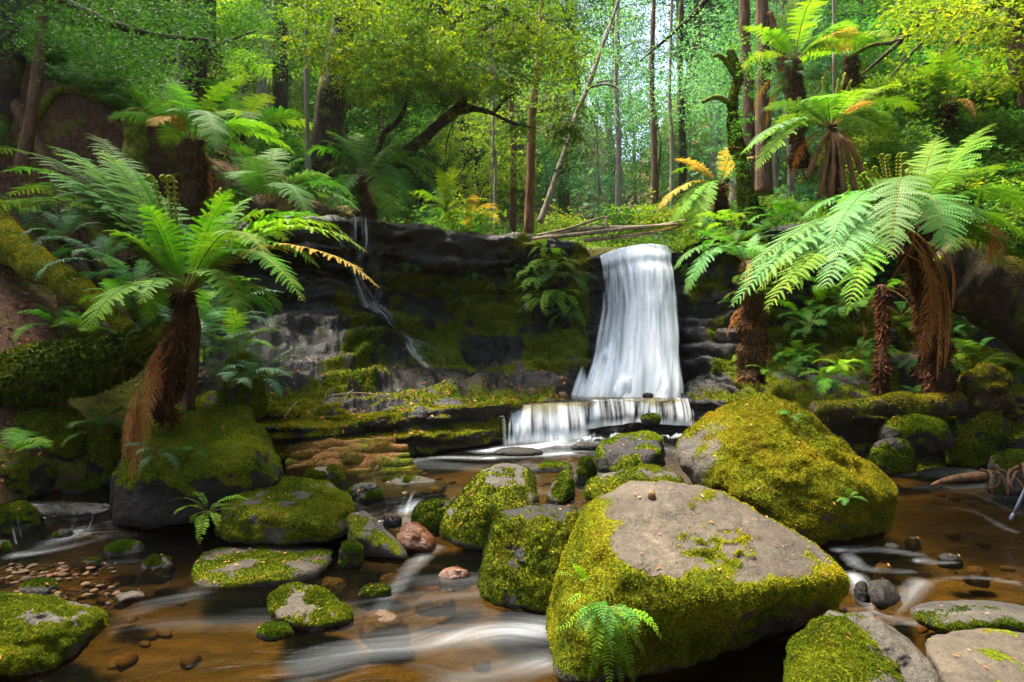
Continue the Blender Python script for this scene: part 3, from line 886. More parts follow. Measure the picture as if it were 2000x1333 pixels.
trickle([on_cliff(a, b) for a, b in ((1325, 500), (1335, 540), (1330, 600), (1335, 660), (1335, 720))], [0.10, 0.16, 0.14, 0.14, 0.16], 8, 0.0)
trickle([on_cliff(a, b) for a, b in ((968, 800), (970, 830), (972, 860))], [0.03, 0.04, 0.05], 9, 0.1)
trickle([on_cliff(a, b) for a, b in ((820, 715), (850, 745), (880, 765), (900, 785))], [0.06, 0.10, 0.14, 0.14], 10, 0.03)
# little chutes between the boulders
trickle([wpt(150, 6.65, 0.24), wpt(150, 6.45, 0.20), wpt(150, 6.3, 0.10), wpt(140, 6.15, 0.02)], [0.14, 0.15, 0.18, 0.24], 12, 0.0, 'trickle')
trickle([wpt(20, 6.3, 0.22), wpt(30, 6.1, 0.16), wpt(40, 5.9, 0.02)], [0.08, 0.10, 0.14], 13, 0.0, 'trickle')
trickle([wpt(812, 7.0, 0.27), wpt(792, 6.7, 0.24), wpt(780, 6.45, 0.10), wpt(775, 6.2, 0.02)], [0.10, 0.12, 0.12, 0.12], 14, 0.06, 'trickle')
# ------------------------------------------------------------------ boulders
_ico = {}
def ico(level):
    if level not in _ico:
        bm = bmesh.new()
        bmesh.ops.create_icosphere(bm, subdivisions=level, radius=1.0)
        V = np.array([v.co[:] for v in bm.verts])
        T = np.array([[v.index for v in f.verts] for f in bm.faces])
        bm.free()
        _ico[level] = (norm(V), T)
    return _ico[level]

def hull_planes(pts):
    bm = bmesh.new()
    for p in pts:
        bm.verts.new(tuple(p))
    bmesh.ops.convex_hull(bm, input=bm.verts)
    pl = {}
    for f in bm.faces:
        f.normal_update()
        n = np.array(f.normal[:])
        if np.linalg.norm(n) < 0.5:
            continue
        pl[tuple(np.round(n, 2))] = (n, float(np.dot(n, f.verts[0].co)))
    bm.free()
    return np.array([a for a, b in pl.values()]), np.array([b for a, b in pl.values()])

MOSSFN = {
    'top': lambda n, p, f, g: ss(0.05, 0.55, n[:, 2] + 0.55 * f),
    'all': lambda n, p, f, g: ss(-0.48, 0.05, n[:, 2] + 0.6 * f) * ss(-0.56, -0.34, f),
    'sides': lambda n, p, f, g: (1 - ss(0.74, 0.89, n[:, 2] + 0.12 * f) * ss(-0.80, -0.55, p[:, 0] + 0.2 * f)) * ss(-1.1, -0.5, n[:, 2] + 0.4 * f + 0.55 * p[:, 2]),
    'crest': lambda n, p, f, g: (1 - ss(0.88, 0.98, n[:, 2] + 0.10 * f) * ss(0.2, 0.7, p[:, 2])) * ss(-0.55, 0.0, n[:, 2] + 0.4 * f + 0.55 * p[:, 2]) * ss(-0.62, -0.42, f),
    'rim': lambda n, p, f, g: (1 - ss(0.86, 0.97, n[:, 2] + 0.08 * f)) * ss(-0.3, 0.25, n[:, 2] + 0.3 * f),
    'left': lambda n, p, f, g: ss(0.05, 0.5, n[:, 2] + 0.5 * f + 0.3) * (1 - ss(-0.25, 0.25, p[:, 0] + 0.4 * f)),
    'right': lambda n, p, f, g: ss(-0.6, 0.0, n[:, 2] + 0.4 * f + 0.25) * ss(-0.95, -0.66, p[:, 0] + 0.25 * f - 0.12 * (p[:, 2] > 9)),
    'half': lambda n, p, f, g: ss(0.0, 0.5, n[:, 2] + 0.6 * f) * ss(-0.1, 0.2, f + 0.15) * 0.9,
    'little': lambda n, p, f, g: ss(0.15, 0.5, f) * ss(0.0, 0.4, n[:, 2]) * 0.7,
    'lip': lambda n, p, f, g: ss(-0.2, 0.3, n[:, 2] + 0.4 * f) * (1 - ss(0.2, 0.75, p[:, 2] + 0.3 * f)),
    'none': lambda n, p, f, g: 0 * f,
}
BOULDERS = []

def boulder(label, pts, mat='rock_grey', moss='top', k=12, lvl=5, ntuft=9000, tsize=0.022, rough=0.05, name='boulder', tuft='moss_green', seed=None, group=None, hang=0.0, cat=None):
    seed = seed if seed is not None else len(BOULDERS) * 13 + 5
    pts = np.array(pts, float)
    c = pts.mean(0)
    D, T = ico(lvl)
    n, h = hull_planes(pts - c)
    dots = np.maximum(D @ n.T, 0) / h[None, :]
    r = (dots ** k).sum(1) ** (-1.0 / k)
    V = D * r[:, None]
    size = float(np.mean(r))
    so = seed * 3.7
    a = size * rough
    q = V / size
    d = 1.6 * a * fbm(q * 1.3 + so, 3, 101) + 0.9 * a * fbm(q * 4 + so, 4, 102)
    d -= 1.0 * a * np.abs(fbm(q * 2.1 + so, 2, 103))
    V = V + D * d[:, None]
    if lvl >= 5:
        V = V + D * (0.25 * a * fbm(q * 14 + so, 2, 104))[:, None]
    N = vnormals(V, T)
    lo, hi = V.min(0), V.max(0)
    pl = (V - lo) / (hi - lo) * 2 - 1
    f = fbm(V * 2.0 / max(0.35, size) + so, 4, 105)
    ms = np.clip(MOSSFN[moss](N, pl, f, None), 0, 1)
    V = V + N * (ms * (0.010 + 0.022 * fbm(V * 7 + so, 3, 106)) * min(1.0, size * 1.6))[:, None]   # moss cushions
    N = vnormals(V, T)
    base = c.copy(); base[2] = pts[:, 2].min()
    Vl = V + (c - base)
    wet = 1 - ss(0.005, 0.06, V[:, 2] + c[2] - wlevel(V[:, 0] + c[0], V[:, 1] + c[1]) + 0.02 * f)
    ms = ms * (1 - ss(0.4, 1.0, wet))
    me = mk_mesh(name, Vl, T, M[mat], attrs={'moss': ms, 'wet': wet})
    o = add(name, me, None, base)
    tag(o, label, cat or ('boulder' if size > 0.3 else 'stone'), group)
    if ntuft and ms.max() > 0.2:
        rg = np.random.RandomState(seed)
        W, TT, ti = tufts(Vl, T, ms ** 1.5, ntuft, tsize, rg, hang=hang)
        tag(add("moss", mk_mesh("moss", W, TT, M[tuft], False, {'tint': ti}), o), kind='stuff')
    BOULDERS.append((o, Vl + base, T, N, ms))
    return o

def blob(x0, y0, x1, y1, Y, dr=0.8, seed=1, top=0.62, z0=None, lean=0.0, zt=None):
    """irregular rock points filling a pixel box at depth Y (centre)"""
    r = np.random.RandomState(seed * 7 + 3)
    w = (x1 - x0) * Y / F_PX * 0.5
    d = w * dr
    cx = ((x0 + x1) * 0.5 - 1000) * Y / F_PX
    zt_ = CAM_Z - (y0 - HOR) * (Y + 0.3 * d) / F_PX
    zb = CAM_Z - (y1 - HOR) * (Y - d) / F_PX if z0 is None else z0
    zt = zt_ if zt is None else zt
    zb = min(zb, zt - 0.06)
    pts = []
    n = 8
    for zf, sc in ((-0.25, 0.96), (0.35, 1.0), (0.80, top + 0.12), (1.0, top * 0.72)):
        ph = r.uniform(0, 6.28)
        for i in range(n):
            a = ph + i * 2 * math.pi / n + r.uniform(-0.25, 0.25)
            s = sc * r.uniform(0.86, 1.04)
            pts.append((cx + w * s * math.cos(a) + lean * w * max(0, zf), Y + d * s * math.sin(a), zb + (zt - zb) * (zf * (1 if zf < 0.9 else r.uniform(0.88, 1.0)))))
    return pts

# --- the big foreground boulders, corner by corner
boulder("huge flat-topped boulder at bottom centre with bare brown top and mossy sides", [
    P(1138, 985, 4.25), P(1160, 958, 4.6), P(1190, 934, 4.9), P(1300, 928, 5.0), P(1385, 930, 4.95), P(1440, 965, 4.9), P(1560, 1030, 4.75), P(1645, 1085, 4.55),
    P(1672, 1120, 4.2), P(1560, 1140, 3.80), P(1400, 1160, 3.55), P(1245, 1110, 3.62), P(1105, 1070, 4.0),
    P(1668, 1180, 4.3), P(1590, 1205, 4.0), P(1400, 1235, 3.56), P(1240, 1260, 3.50), P(1040, 1265, 4.15), P(1075, 1370, 3.60), P(1240, 1375, 3.72), P(1470, 1290, 4.10), P(1620, 1205, 4.75), P(1180, 1150, 5.1), P(1050, 1210, 4.6)],
    'rock_brown', 'sides', 16, 6, 75000, 0.0135, 0.035, tuft='moss_tuft')
boulder("squarish dark boulder fully furred with moss left of the huge flat-topped one", [
    P(968, 1000, 4.95), P(985, 985, 5.05), P(1060, 978, 5.15), P(1135, 980, 5.15), P(1130, 1000, 4.85), P(940, 1080, 4.75), P(930, 1160, 4.65), P(945, 1192, 4.5), P(1095, 1205, 4.45),
    P(1120, 1100, 4.55), P(1140, 1180, 5.2), P(950, 1150, 5.3), P(1040, 1000, 4.80)],
    'rock_dark', 'crest', 14, 6, 45000, 0.013, 0.04, tuft='moss_deep')
boulder("biggest domed boulder on the right thickly covered in golden green moss", [
    P(1312, 895, 6.6), P(1325, 840, 6.9), P(1380, 785, 7.2), P(1440, 762, 7.2), P(1508, 751, 7.0), P(1560, 768, 6.9), P(1640, 826, 6.7), P(1720, 885, 6.5), P(1775, 935, 6.35),
    P(1786, 965, 6.2), P(1775, 1045, 6.1), P(1700, 1062, 5.9), P(1590, 1050, 5.7), P(1480, 1000, 5.75), P(1390, 945, 6.05), P(1350, 920, 6.3), P(1450, 830, 6.35), P(1600, 900, 5.9),
    P(1700, 960, 5.8), P(1560, 1085, 6.0), P(1700, 1080, 6.6), P(1400, 990, 7.4), P(1640, 960, 7.4), P(1330, 960, 7.0)],
    'rock_grey', 'right', 14, 6, 95000, 0.019, 0.055, tuft='moss_tuft')
boulder("low boulder at bottom right with mossy left flank and bare purplish crest", [
    P(1515, 1345, 3.3), P(1535, 1262, 3.5), P(1600, 1188, 3.75), P(1690, 1181, 3.8), P(1735, 1220, 3.75), P(1800, 1255, 3.6), P(1850, 1310, 3.45), P(1870, 1400, 3.3), P(1640, 1260, 3.35),
    P(1500, 1420, 3.1), P(1700, 1430, 2.95), P(1880, 1430, 3.2), P(1760, 1300, 4.2), P(1560, 1290, 4.1)],
    'rock_grey', 'left', 12, 6, 40000, 0.011, 0.06)
boulder("flat grey-brown slab in the bottom right corner with a wet edge", [
    P(1790, 1245, 3.75), P(1830, 1232, 3.95), P(1900, 1221, 4.1), P(2010, 1228, 4.1), P(2120, 1260, 4.0), P(2120, 1400, 3.2), P(1980, 1420, 2.95), P(1870, 1345, 3.2), P(1800, 1275, 3.6),
    P(1800, 1300, 3.8), P(2100, 1330, 4.2), P(1900, 1450, 3.1), P(2100, 1480, 3.1)],
    'rock_brown', 'little', 16, 5, 0, 0.014, 0.03)
boulder("flat grey slab with a mossy front edge in the stream at right", [
    P(1765, 1190, 4.5), P(1800, 1172, 4.7), P(1900, 1166, 4.75), P(2040, 1180, 4.7), P(2100, 1225, 4.3), P(1960, 1215, 4.15), P(1850, 1222, 4.15), P(1775, 1205, 4.3),
    P(1860, 1255, 4.15), P(2060, 1260, 4.2), P(2080, 1230, 4.8), P(1790, 1220, 4.7)],
    'rock_grey', 'rim', 14, 5, 7000, 0.014, 0.03)
boulder("slanting boulder mid-stream with pale bare ridge and dark mossy face", [
    P(860, 1000, 6.1), P(905, 945, 6.4), P(955, 908, 6.6), P(1000, 896, 6.7), P(1035, 894, 6.7), P(1052, 935, 6.5), P(1058, 985, 6.2), P(1040, 1000, 5.9), P(940, 985, 5.85),
    P(870, 1080, 5.75), P(1000, 1085, 5.65), P(1050, 1060, 5.9), P(850, 1040, 6.2), P(1060, 1010, 6.8), P(900, 1000, 6.9)],
    'rock_grey', 'crest', 14, 5, 16000, 0.020, 0.05, tuft='moss_deep')
boulder("low mossy shoulder of rock beside the slanting mid-stream boulder", blob(795, 968, 905, 1040, 6.25, 0.8, 21), 'rock_dark', 'all', 9, 5, 7000, 0.018, tuft='moss_deep')
boulder("broad domed boulder with green moss left of centre above the flat slab", [
    P(412, 1060, 5.9), P(416, 990, 6.1), P(440, 946, 6.4), P(530, 925, 6.7), P(600, 926, 6.7), P(660, 944, 6.5), P(706, 990, 6.2), P(698, 1040, 5.9), P(600, 1010, 5.55), P(480, 1000, 5.55),
    P(430, 1070, 5.6), P(600, 1075, 5.5), P(690, 1060, 5.7), P(420, 1030, 6.9), P(700, 1020, 6.9)],
    'rock_grey', 'all', 11, 6, 45000, 0.014, 0.05)
boulder("long low flat slab with thin moss and orange litter in the left stream", [
    P(368, 1115, 5.1), P(385, 1080, 5.5), P(430, 1066, 5.7), P(600, 1058, 5.8), P(655, 1066, 5.7), P(655, 1095, 5.3), P(560, 1125, 4.95), P(450, 1145, 4.85), P(372, 1150, 4.9),
    P(400, 1180, 4.9), P(600, 1160, 5.0), P(640, 1120, 5.7), P(380, 1130, 5.7)],
    'rock_brown', 'half', 14, 5, 14000, 0.014, 0.035)
boulder("mossy stone with tan crest alone in the brown shallows, bottom left of centre", [
    P(518, 1165, 4.5), P(545, 1140, 4.7), P(585, 1130, 4.8), P(620, 1136, 4.8), P(660, 1165, 4.6), P(702, 1195, 4.4), P(660, 1215, 4.2), P(590, 1222, 4.15), P(535, 1195, 4.3),
    P(540, 1240, 4.3), P(680, 1240, 4.3), P(690, 1220, 4.7), P(540, 1200, 4.8)],
    'rock_brown', 'all', 11, 5, 14000, 0.014, 0.05)
boulder("small oval moss stone nearest the bottom edge left of centre", blob(492, 1214, 576, 1254, 4.15, 0.7, 23), 'rock_dark', 'all', 9, 4, 4500, 0.012)
boulder("tiny grey cube of rock at the foot of the lone mossy stone", blob(598, 1208, 640, 1240, 4.25, 0.8, 24, 0.9), 'rock_grey', 'little', 12, 4, 0)
boulder("grey tilted stone like a leaning wedge between the domed boulder and the red one", [
    P(672, 1003, 5.9), P(690, 990, 6.0), P(715, 992, 6.0), P(745, 1030, 5.8), P(800, 1078, 5.6), P(795, 1095, 5.45), P(735, 1090, 5.5), P(700, 1050, 5.5), P(680, 1080, 5.6),
    P(690, 1100, 5.9), P(790, 1105, 5.9), P(725, 1040, 5.55)],
    'rock_grey', 'little', 14, 5, 1500, 0.014, 0.04)
boulder("small rounded green stone under the grey tilted wedge", blob(655, 1050, 716, 1106, 5.4, 0.8, 25), 'rock_dark', 'top', 8, 5, 4500, 0.015)
boulder("wet rust-red boulder glistening beside the grey wedge", [
    P(770, 1040, 5.85), P(785, 1018, 6.0), P(815, 1016, 6.1), P(845, 1035, 6.0), P(857, 1060, 5.8), P(845, 1078, 5.65), P(790, 1075, 5.6), P(768, 1055, 5.7), P(780, 1095, 5.8), P(850, 1090, 5.9), P(810, 1040, 5.65)],
    'rock_red', 'none', 9, 5, 0, 0.02, 0.05)
boulder("flat wet red stone breaking the surface left of the furred square boulder", blob(846, 1096, 932, 1132, 5.15, 0.6, 26, z0=-0.06, zt=0.085), 'rock_red', 'none', 8, 5, 0)
boulder("orange oval stone lying underwater below the flat red stone", blob(800, 1134, 905, 1166, 4.9, 0.6, 27, z0=-0.16, zt=-0.02), 'rock_amber', 'none', 7, 4, 0)
boulder("brown oblong stone half sunk beside the lone mossy stone", blob(690, 1166, 812, 1232, 4.45, 0.75, 28, z0=-0.16, zt=0.035), 'rock_amber', 'none', 9, 5, 0)
boulder("dark low stone with a mossy cap just above the brown half-sunk one", blob(690, 1124, 778, 1166, 4.8, 0.6, 29, z0=-0.06, zt=0.09), 'rock_dark', 'half', 9, 5, 2500, 0.012, tuft='moss_deep')
boulder("reddish flat stone under the water below the grey wedge", blob(728, 1100, 800, 1128, 5.25, 0.6, 30, z0=-0.12, zt=-0.01), 'rock_red', 'none', 7, 4, 0)
boulder("amber stone under the water left of the dark mossy-capped stone", blob(600, 1108, 690, 1128, 5.2, 0.6, 31, z0=-0.14, zt=-0.02), 'rock_amber', 'none', 7, 4, 0)
boulder("massive dark boulder at left with a slanting mossy top carrying the tree fern", [
    P(206, 965, 6.3), P(212, 905, 6.6), P(250, 850, 7.0), P(305, 792, 7.3), P(400, 780, 7.4), P(482, 781, 7.4), P(530, 850, 7.0), P(566, 925, 6.6), P(545, 945, 6.3), P(505, 905, 6.15), P(440, 915, 6.1), P(300, 940, 6.1),
    P(220, 1040, 6.15), P(420, 1035, 6.1), P(540, 985, 6.4), P(215, 1000, 7.4), P(560, 960, 7.4)],
    'rock_dark', 'top', 15, 6, 50000, 0.016, 0.035)
boulder("mossy boulder filling the bottom left corner", [
    P(-70, 1140, 4.2), P(0, 1148, 4.3), P(60, 1153, 4.35), P(150, 1166, 4.3), P(212, 1188, 4.2), P(218, 1210, 4.1), P(130, 1290, 3.75), P(85, 1325, 3.6), P(-20, 1335, 3.5), P(-100, 1300, 3.6), P(60, 1215, 3.75),
    P(200, 1240, 4.4), P(-80, 1280, 4.5), P(100, 1340, 3.8)],
    'rock_grey', 'all', 10, 6, 50000, 0.011, 0.06)
boulder("dark rounded boulder with a mossy cap at the left edge of the stream", blob(-40, 972, 98, 1075, 6.3, 0.8, 32), 'rock_dark', 'top', 8, 5, 9000, 0.018)
boulder("small dark stone at the very left edge below the rounded boulder", blob(-40, 1050, 32, 1100, 5.7, 0.8, 33), 'rock_dark', 'half', 8, 4, 1500, 0.015)
boulder("pointed mossy stone in the dark left pool, the nearer-left of a pair", blob(192, 1052, 296, 1100, 5.75, 0.6, 34), 'rock_dark', 'all', 9, 5, 6000, 0.015)
boulder("rounded mossy stone with a bare shoulder, lower right of the pair in the left pool", blob(262, 1080, 350, 1138, 5.4, 0.7, 35), 'rock_grey', 'all', 8, 5, 6000, 0.014)
boulder("brown oblong stone lying on the shingle beside the bottom left boulder", [
    P(208, 1176, 4.75), P(215, 1160, 4.85), P(280, 1150, 4.9), P(294, 1158, 4.85), P(290, 1170, 4.75), P(222, 1190, 4.65), P(250, 1185, 4.9), P(250, 1165, 4.6), P(230, 1195, 4.8)],
    'rock_brown', 'none', 9, 4, 0)
boulder("low mossy hump on the shingle behind the bottom left boulder", blob(28, 1128, 125, 1172, 4.9, 0.7, 36), 'rock_grey', 'top', 8, 5, 4000, 0.014)
# --- behind the big ones
boulder("blocky boulder with bare pale top and black front behind the flat-topped giant", [
    P(1162, 880, 7.4), P(1165, 868, 7.6), P(1225, 842, 7.9), P(1270, 838, 7.9), P(1298, 850, 7.7), P(1304, 900, 7.4), P(1290, 925, 7.15), P(1200, 935, 7.1), P(1160, 925, 7.3), P(1290, 880, 7.1), P(1165, 900, 8.1), P(1300, 890, 8.1)],
    'rock_dark', 'half', 14, 5, 6000, 0.02)
boulder("small bright yellow-green mossy lump beside the blocky boulder", blob(1124, 886, 1168, 932, 7.5, 0.8, 37), 'rock_grey', 'all', 9, 5, 4000, 0.02)
boulder("long mossy mound directly behind the flat-topped giant", [
    P(1134, 960, 6.5), P(1150, 930, 6.7), P(1200, 918, 6.8), P(1268, 903, 7.0), P(1300, 908, 7.0), P(1340, 930, 6.8), P(1330, 975, 6.5), P(1140, 985, 6.4), P(1230, 980, 6.2), P(1240, 930, 6.4), P(1150, 960, 7.2), P(1330, 960, 7.2)],
    'rock_grey', 'all', 10, 5, 12000, 0.018)
boulder("upright pointed mossy stone standing between two boulders mid-stream", [
    P(1064, 975, 6.8), P(1080, 940, 6.9), P(1103, 911, 7.0), P(1114, 914, 7.0), P(1124, 950, 6.9), P(1124, 982, 6.8), P(1095, 985, 6.6), P(1070, 990, 7.0), P(1110, 985, 7.1), P(1110, 940, 6.75)],
    'rock_grey', 'all', 14, 5, 5000, 0.018)
boulder("low yellow mossy stone at the waterline behind the pointed stone", blob(1118, 914, 1150, 950, 7.3, 0.8, 38), 'rock_grey', 'top', 8, 4, 2000, 0.018)
boulder("thin flat mossy rock strip lying in the pool behind the slanting boulder", blob(1040, 900, 1128, 922, 8.0, 0.5, 39), 'rock_brown', 'top', 8, 4, 2000, 0.018)
boulder("mossy mound crowned with leaves at the end of the split log", [
    P(690, 950, 7.5), P(735, 922, 7.8), P(800, 930, 7.7), P(870, 935, 7.5), P(882, 950, 7.3), P(850, 970, 7.1), P(740, 985, 7.0), P(690, 975, 7.2), P(720, 990, 7.6), P(870, 975, 7.7), P(770, 940, 7.2)],
    'rock_grey', 'all', 9, 5, 9000, 0.02)
boulder("round mossy stone in front of the split log", blob(580, 902, 684, 960, 7.3, 0.7, 40), 'rock_grey', 'all', 9, 5, 7000, 0.02)
boulder("mossy lump between the domed boulder and the leaf-crowned mound", blob(672, 934, 762, 1000, 6.8, 0.7, 41), 'rock_dark', 'all', 8, 5, 6000, 0.018)
boulder("little orange-brown stone above the small chute", blob(776, 958, 806, 978, 6.9, 0.8, 42), 'rock_amber', 'none', 8, 4, 0)
boulder("pale reddish stone at the tip of the leaf-crowned mound", blob(832, 948, 868, 966, 7.2, 0.8, 43), 'rock_amber', 'none', 8, 4, 0)
boulder("small tan stone wedged under the leaf-crowned mound", blob(722, 968, 756, 984, 7.0, 0.8, 44), 'rock_brown', 'none', 8, 4, 0)
boulder("dark wet stone in the small chute beside the rust-red boulder", blob(745, 1000, 790, 1030, 6.15, 0.7, 45), 'rock_dark', 'none', 9, 4, 0)
boulder("small mossy block stuck in the lower cascade's right side", blob(1248, 806, 1294, 828, 10.1, 0.8, 46), 'rock_dark', 'top', 10, 4, 1500, 0.025)
boulder("small dark wet rock at the foot of the waterfall", blob(1250, 766, 1280, 777, 11.0, 0.8, 47), 'rock_dark', 'none', 10, 4, 0)
boulder("orange stone on the left rim of the plunge pool, right of two", blob(1086, 764, 1112, 778, 11.1, 0.8, 48), 'rock_amber', 'none', 9, 4, 0)
boulder("tan stone on the left rim of the plunge pool, left of two", blob(1026, 756, 1054, 772, 11.0, 0.8, 49), 'rock_amber', 'none', 9, 4, 0)
boulder("dark flat rock just breaking the foam below the lower cascade", blob(1110, 862, 1180, 880, 9.0, 0.6, 50), 'rock_dark', 'none', 10, 4, 0)
boulder("low dark rock shelf in the riffle above the slanting boulder", blob(950, 872, 1075, 892, 8.9, 0.5, 51), 'rock_dark', 'none', 10, 4, 0)
# --- right-hand stream
boulder("dark wet angular rock in the chute right of the flat-topped giant", [
    P(1692, 1150, 4.7), P(1700, 1132, 4.85), P(1735, 1130, 4.9), P(1755, 1150, 4.8), P(1758, 1175, 4.6), P(1735, 1188, 4.45), P(1700, 1180, 4.55), P(1720, 1150, 4.5), P(1720, 1195, 4.8), P(1750, 1180, 4.95)],
    'rock_dark', 'none', 16, 5, 0, 0.02, 0.05)
boulder("slim dark wet rock squeezed against the giant's right corner", blob(1668, 1130, 1700, 1180, 4.75, 1.2, 52, zt=0.13), 'rock_dark', 'none', 12, 4, 0)
boulder("brown stone with white water round it, left of the midstream pair at right", blob(1715, 1064, 1768, 1092, 5.75, 0.7, 53, zt=0.07), 'rock_dark', 'none', 10, 4, 0)
boulder("small wet stone upstream of the pair in the right stream", blob(1764, 1055, 1802, 1074, 5.95, 0.7, 54, zt=0.06), 'rock_dark', 'none', 10, 4, 0)
boulder("long dark wet stone, right of the midstream pair at right", blob(1826, 1078, 1884, 1110, 5.5, 0.7, 55, zt=0.07), 'rock_dark', 'none', 10, 4, 0)
boulder("orange stone glowing under the water in the right stream", blob(1700, 1098, 1752, 1116, 5.4, 0.7, 56, z0=-0.12, zt=0.03), 'rock_amber', 'none', 8, 4, 0)
boulder("orange-brown leafy stone under the water further right", blob(1880, 1075, 1935, 1108, 5.5, 0.9, 57, z0=-0.18, zt=-0.03), 'rock_amber', 'none', 8, 4, 0)
# --- right bank mounds
boulder("grey flat gravelly rock at the waterline on the right bank", blob(1780, 912, 1935, 938, 8.0, 0.5, 58), 'rock_grey', 'none', 12, 5, 0)
boulder("mossy stump-like rock with reddish rotten wood under the fallen log", blob(1700, 800, 1880, 872, 8.1, 0.5, 59, 0.55), 'rock_dark', 'top', 8, 5, 9000, 0.022)
boulder("smooth mossy mound right of the rotten stump", blob(1840, 786, 1990, 900, 8.3, 0.6, 60, 0.6), 'rock_dark', 'all', 9, 5, 9000, 0.022, tuft='moss_deep')
boulder("low mossy mound between the big domed boulder and the rotten stump", blob(1690, 850, 1800, 915, 7.9, 0.6, 61), 'rock_dark', 'all', 9, 5, 6000, 0.02, tuft='moss_deep')
boulder("bright mossy hummock at the right edge above the roots", blob(1915, 870, 2060, 960, 7.4, 0.6, 62), 'rock_grey', 'top', 9, 5, 8000, 0.02)
boulder("mossy ledge at the right edge under the great fallen trunk", blob(1950, 740, 2080, 860, 8.4, 0.6, 63, 0.9), 'rock_dark', 'all', 9, 5, 8000, 0.022)
boulder("dark mossy block on the bank behind the rotten stump", blob(1960, 840, 2060, 890, 7.9, 0.6, 64, 0.9), 'rock_dark', 'top', 9, 5, 4000, 0.022)
# --- left bank mounds
boulder("mossy dark mound at the left edge above the rounded boulder", blob(-60, 788, 195, 900, 7.3, 0.6, 65, 0.7), 'rock_dark', 'all', 10, 5, 16000, 0.022)
boulder("low dark rock with a fern on top at the left edge", blob(-60, 880, 120, 975, 6.9, 0.6, 66, 0.8), 'rock_dark', 'half', 9, 5, 6000, 0.02)
boulder("narrow mossy rock flank beside the massive dark boulder", blob(160, 800, 255, 960, 7.3, 0.9, 67, 0.7), 'rock_dark', 'all', 9, 5, 8000, 0.02, tuft='moss_deep')
boulder("bright moss hummock behind the tree fern on the left ledge", blob(420, 680, 526, 800, 8.0, 0.7, 68, 0.75), 'rock_grey', 'all', 9, 5, 10000, 0.024)
boulder("mossy hummock with small ferns beside the brown litter bank", blob(60, 600, 250, 720, 8.6, 0.6, 69, 0.7), 'rock_grey', 'all', 8, 5, 12000, 0.024)
boulder("small mossy hump on the litter bank at the left edge", blob(-40, 530, 60, 610, 9.0, 0.7, 70), 'rock_grey', 'top', 8, 5, 4000, 0.024)

boulder("round pebble lying on the giant boulder's bare top", blob(1262, 956, 1284, 972, 4.55, 0.8, 71), 'rock_amber', 'none', 7, 3, 0)
boulder("dark mossy boulder wedged behind the left pool, against the massive boulder", blob(95, 935, 220, 1015, 7.0, 0.8, 75), 'rock_dark', 'top', 8, 5, 8000, 0.018)
boulder("dark mossy boulder at the far left behind the rounded one", blob(-60, 915, 95, 1000, 7.0, 0.7, 76), 'rock_dark', 'all', 8, 5, 8000, 0.018)
boulder("wet dark stone beside the little chute at far left", blob(100, 1030, 150, 1058, 6.1, 0.7, 72), 'rock_dark', 'half', 8, 4, 1200, 0.014)
boulder("small mossy stone between the shingle and the left pool", blob(150, 1088, 205, 1118, 5.5, 0.7, 73), 'rock_dark', 'top', 8, 4, 2500, 0.013)
boulder("brown wet stone on the shingle's right end", blob(165, 1128, 215, 1156, 5.1, 0.7, 74), 'rock_red', 'none', 8, 4, 0)
# pebbles of the stream bed (uncountable)
def pebbles():
    D, T = ico(2)
    r = np.random.RandomState(3)
    g = Geo()
    for i in range(520):
        if i < 260:
            px, py = r.uniform(0, 230), r.uniform(1100, 1190)
            y = CAM_Z * F_PX / (py - HOR) * 1.0; x = (px - 1000) * y / F_PX
            z = -0.02 + r.uniform(-0.03, 0.03); s = r.uniform(0.006, 0.034)
        else:
            y = r.uniform(3.4, 9.5); x = r.uniform(-0.85, 0.85) * y
            z = float(ground_h(np.array([x]), np.array([y]))[0])
            if z > 0.25:
                continue
            s = r.uniform(0.02, 0.08)
        sc = s * r.uniform(0.5, 1.4, 3) * np.array([1.2, 1, 0.5])
        V = D * sc * (1 + 0.25 * vnoise(D * 1.7 + i * 5.1, 3)[:, None])
        a = r.uniform(0, 6.28)
        R = np.array([[math.cos(a), -math.sin(a), 0], [math.sin(a), math.cos(a), 0], [0, 0, 1]])
        g.add(V @ R.T + np.array([x, y, z + sc[2] * 0.4]), T, tint=r.uniform(0, 1))
    return g
k = NT("pebble")
kc = k.ramp(k.attr("tint"), [(0.0, (0.02, 0.015, 0.012)), (0.3, (0.06, 0.035, 0.018)), (0.6, (0.11, 0.065, 0.028)), (0.85, (0.10, 0.035, 0.015)), (1.0, (0.09, 0.07, 0.05))])
kc = k.mix(k.math('MULTIPLY', k.noise(k.coord("Object"), 40, 4), 0.6), kc, (0.04, 0.02, 0.01))
M['pebble'] = k.done(k.principled(kc, 0.75, 0.15).outputs[0])
tag(add("pebbles", pebbles().mesh("pebbles", M['pebble'])), kind='stuff', label="small brown and orange pebbles on the stream bed")

# ------------------------------------------------------------------ logs
def log(name, label, pts, radii, mat='bark_moss', moss=0, tuft='moss_tuft', seg=18, rough=0.25, seed=0, hang=0.0, tsize=0.03, up=0.0, cat='log', parts=None, group=None):
    pts = np.array(pts, float)
    V, q, t = tube(pts, radii, seg, len(pts) * 10, rough, 3.0, seed)
    base = pts[0].copy()
    o = add(name, mk_mesh(name, V - base, [t, q], M[mat]), None, base)
    tag(o, label, cat, group)
    if moss:
        tr = np.vstack([q2t(q)])
        N = vnormals(V, tr)
        if np.mean(np.sum(N * (V - np.mean(V, 0)), 1)) < 0:
            N = -N; tr = tr[:, ::-1]
        w = ss(up - 0.5, up + 0.5, N[:, 2] + 0.4 * fbm(V * 2.0, 3, seed + 1))
        W, TT, ti = tufts(V - base, tr, w, moss, tsize, np.random.RandomState(seed), hang=hang)
        tag(add("moss", mk_mesh("moss", W, TT, M[tuft], False, {'tint': ti}), o), kind='stuff')
    return o
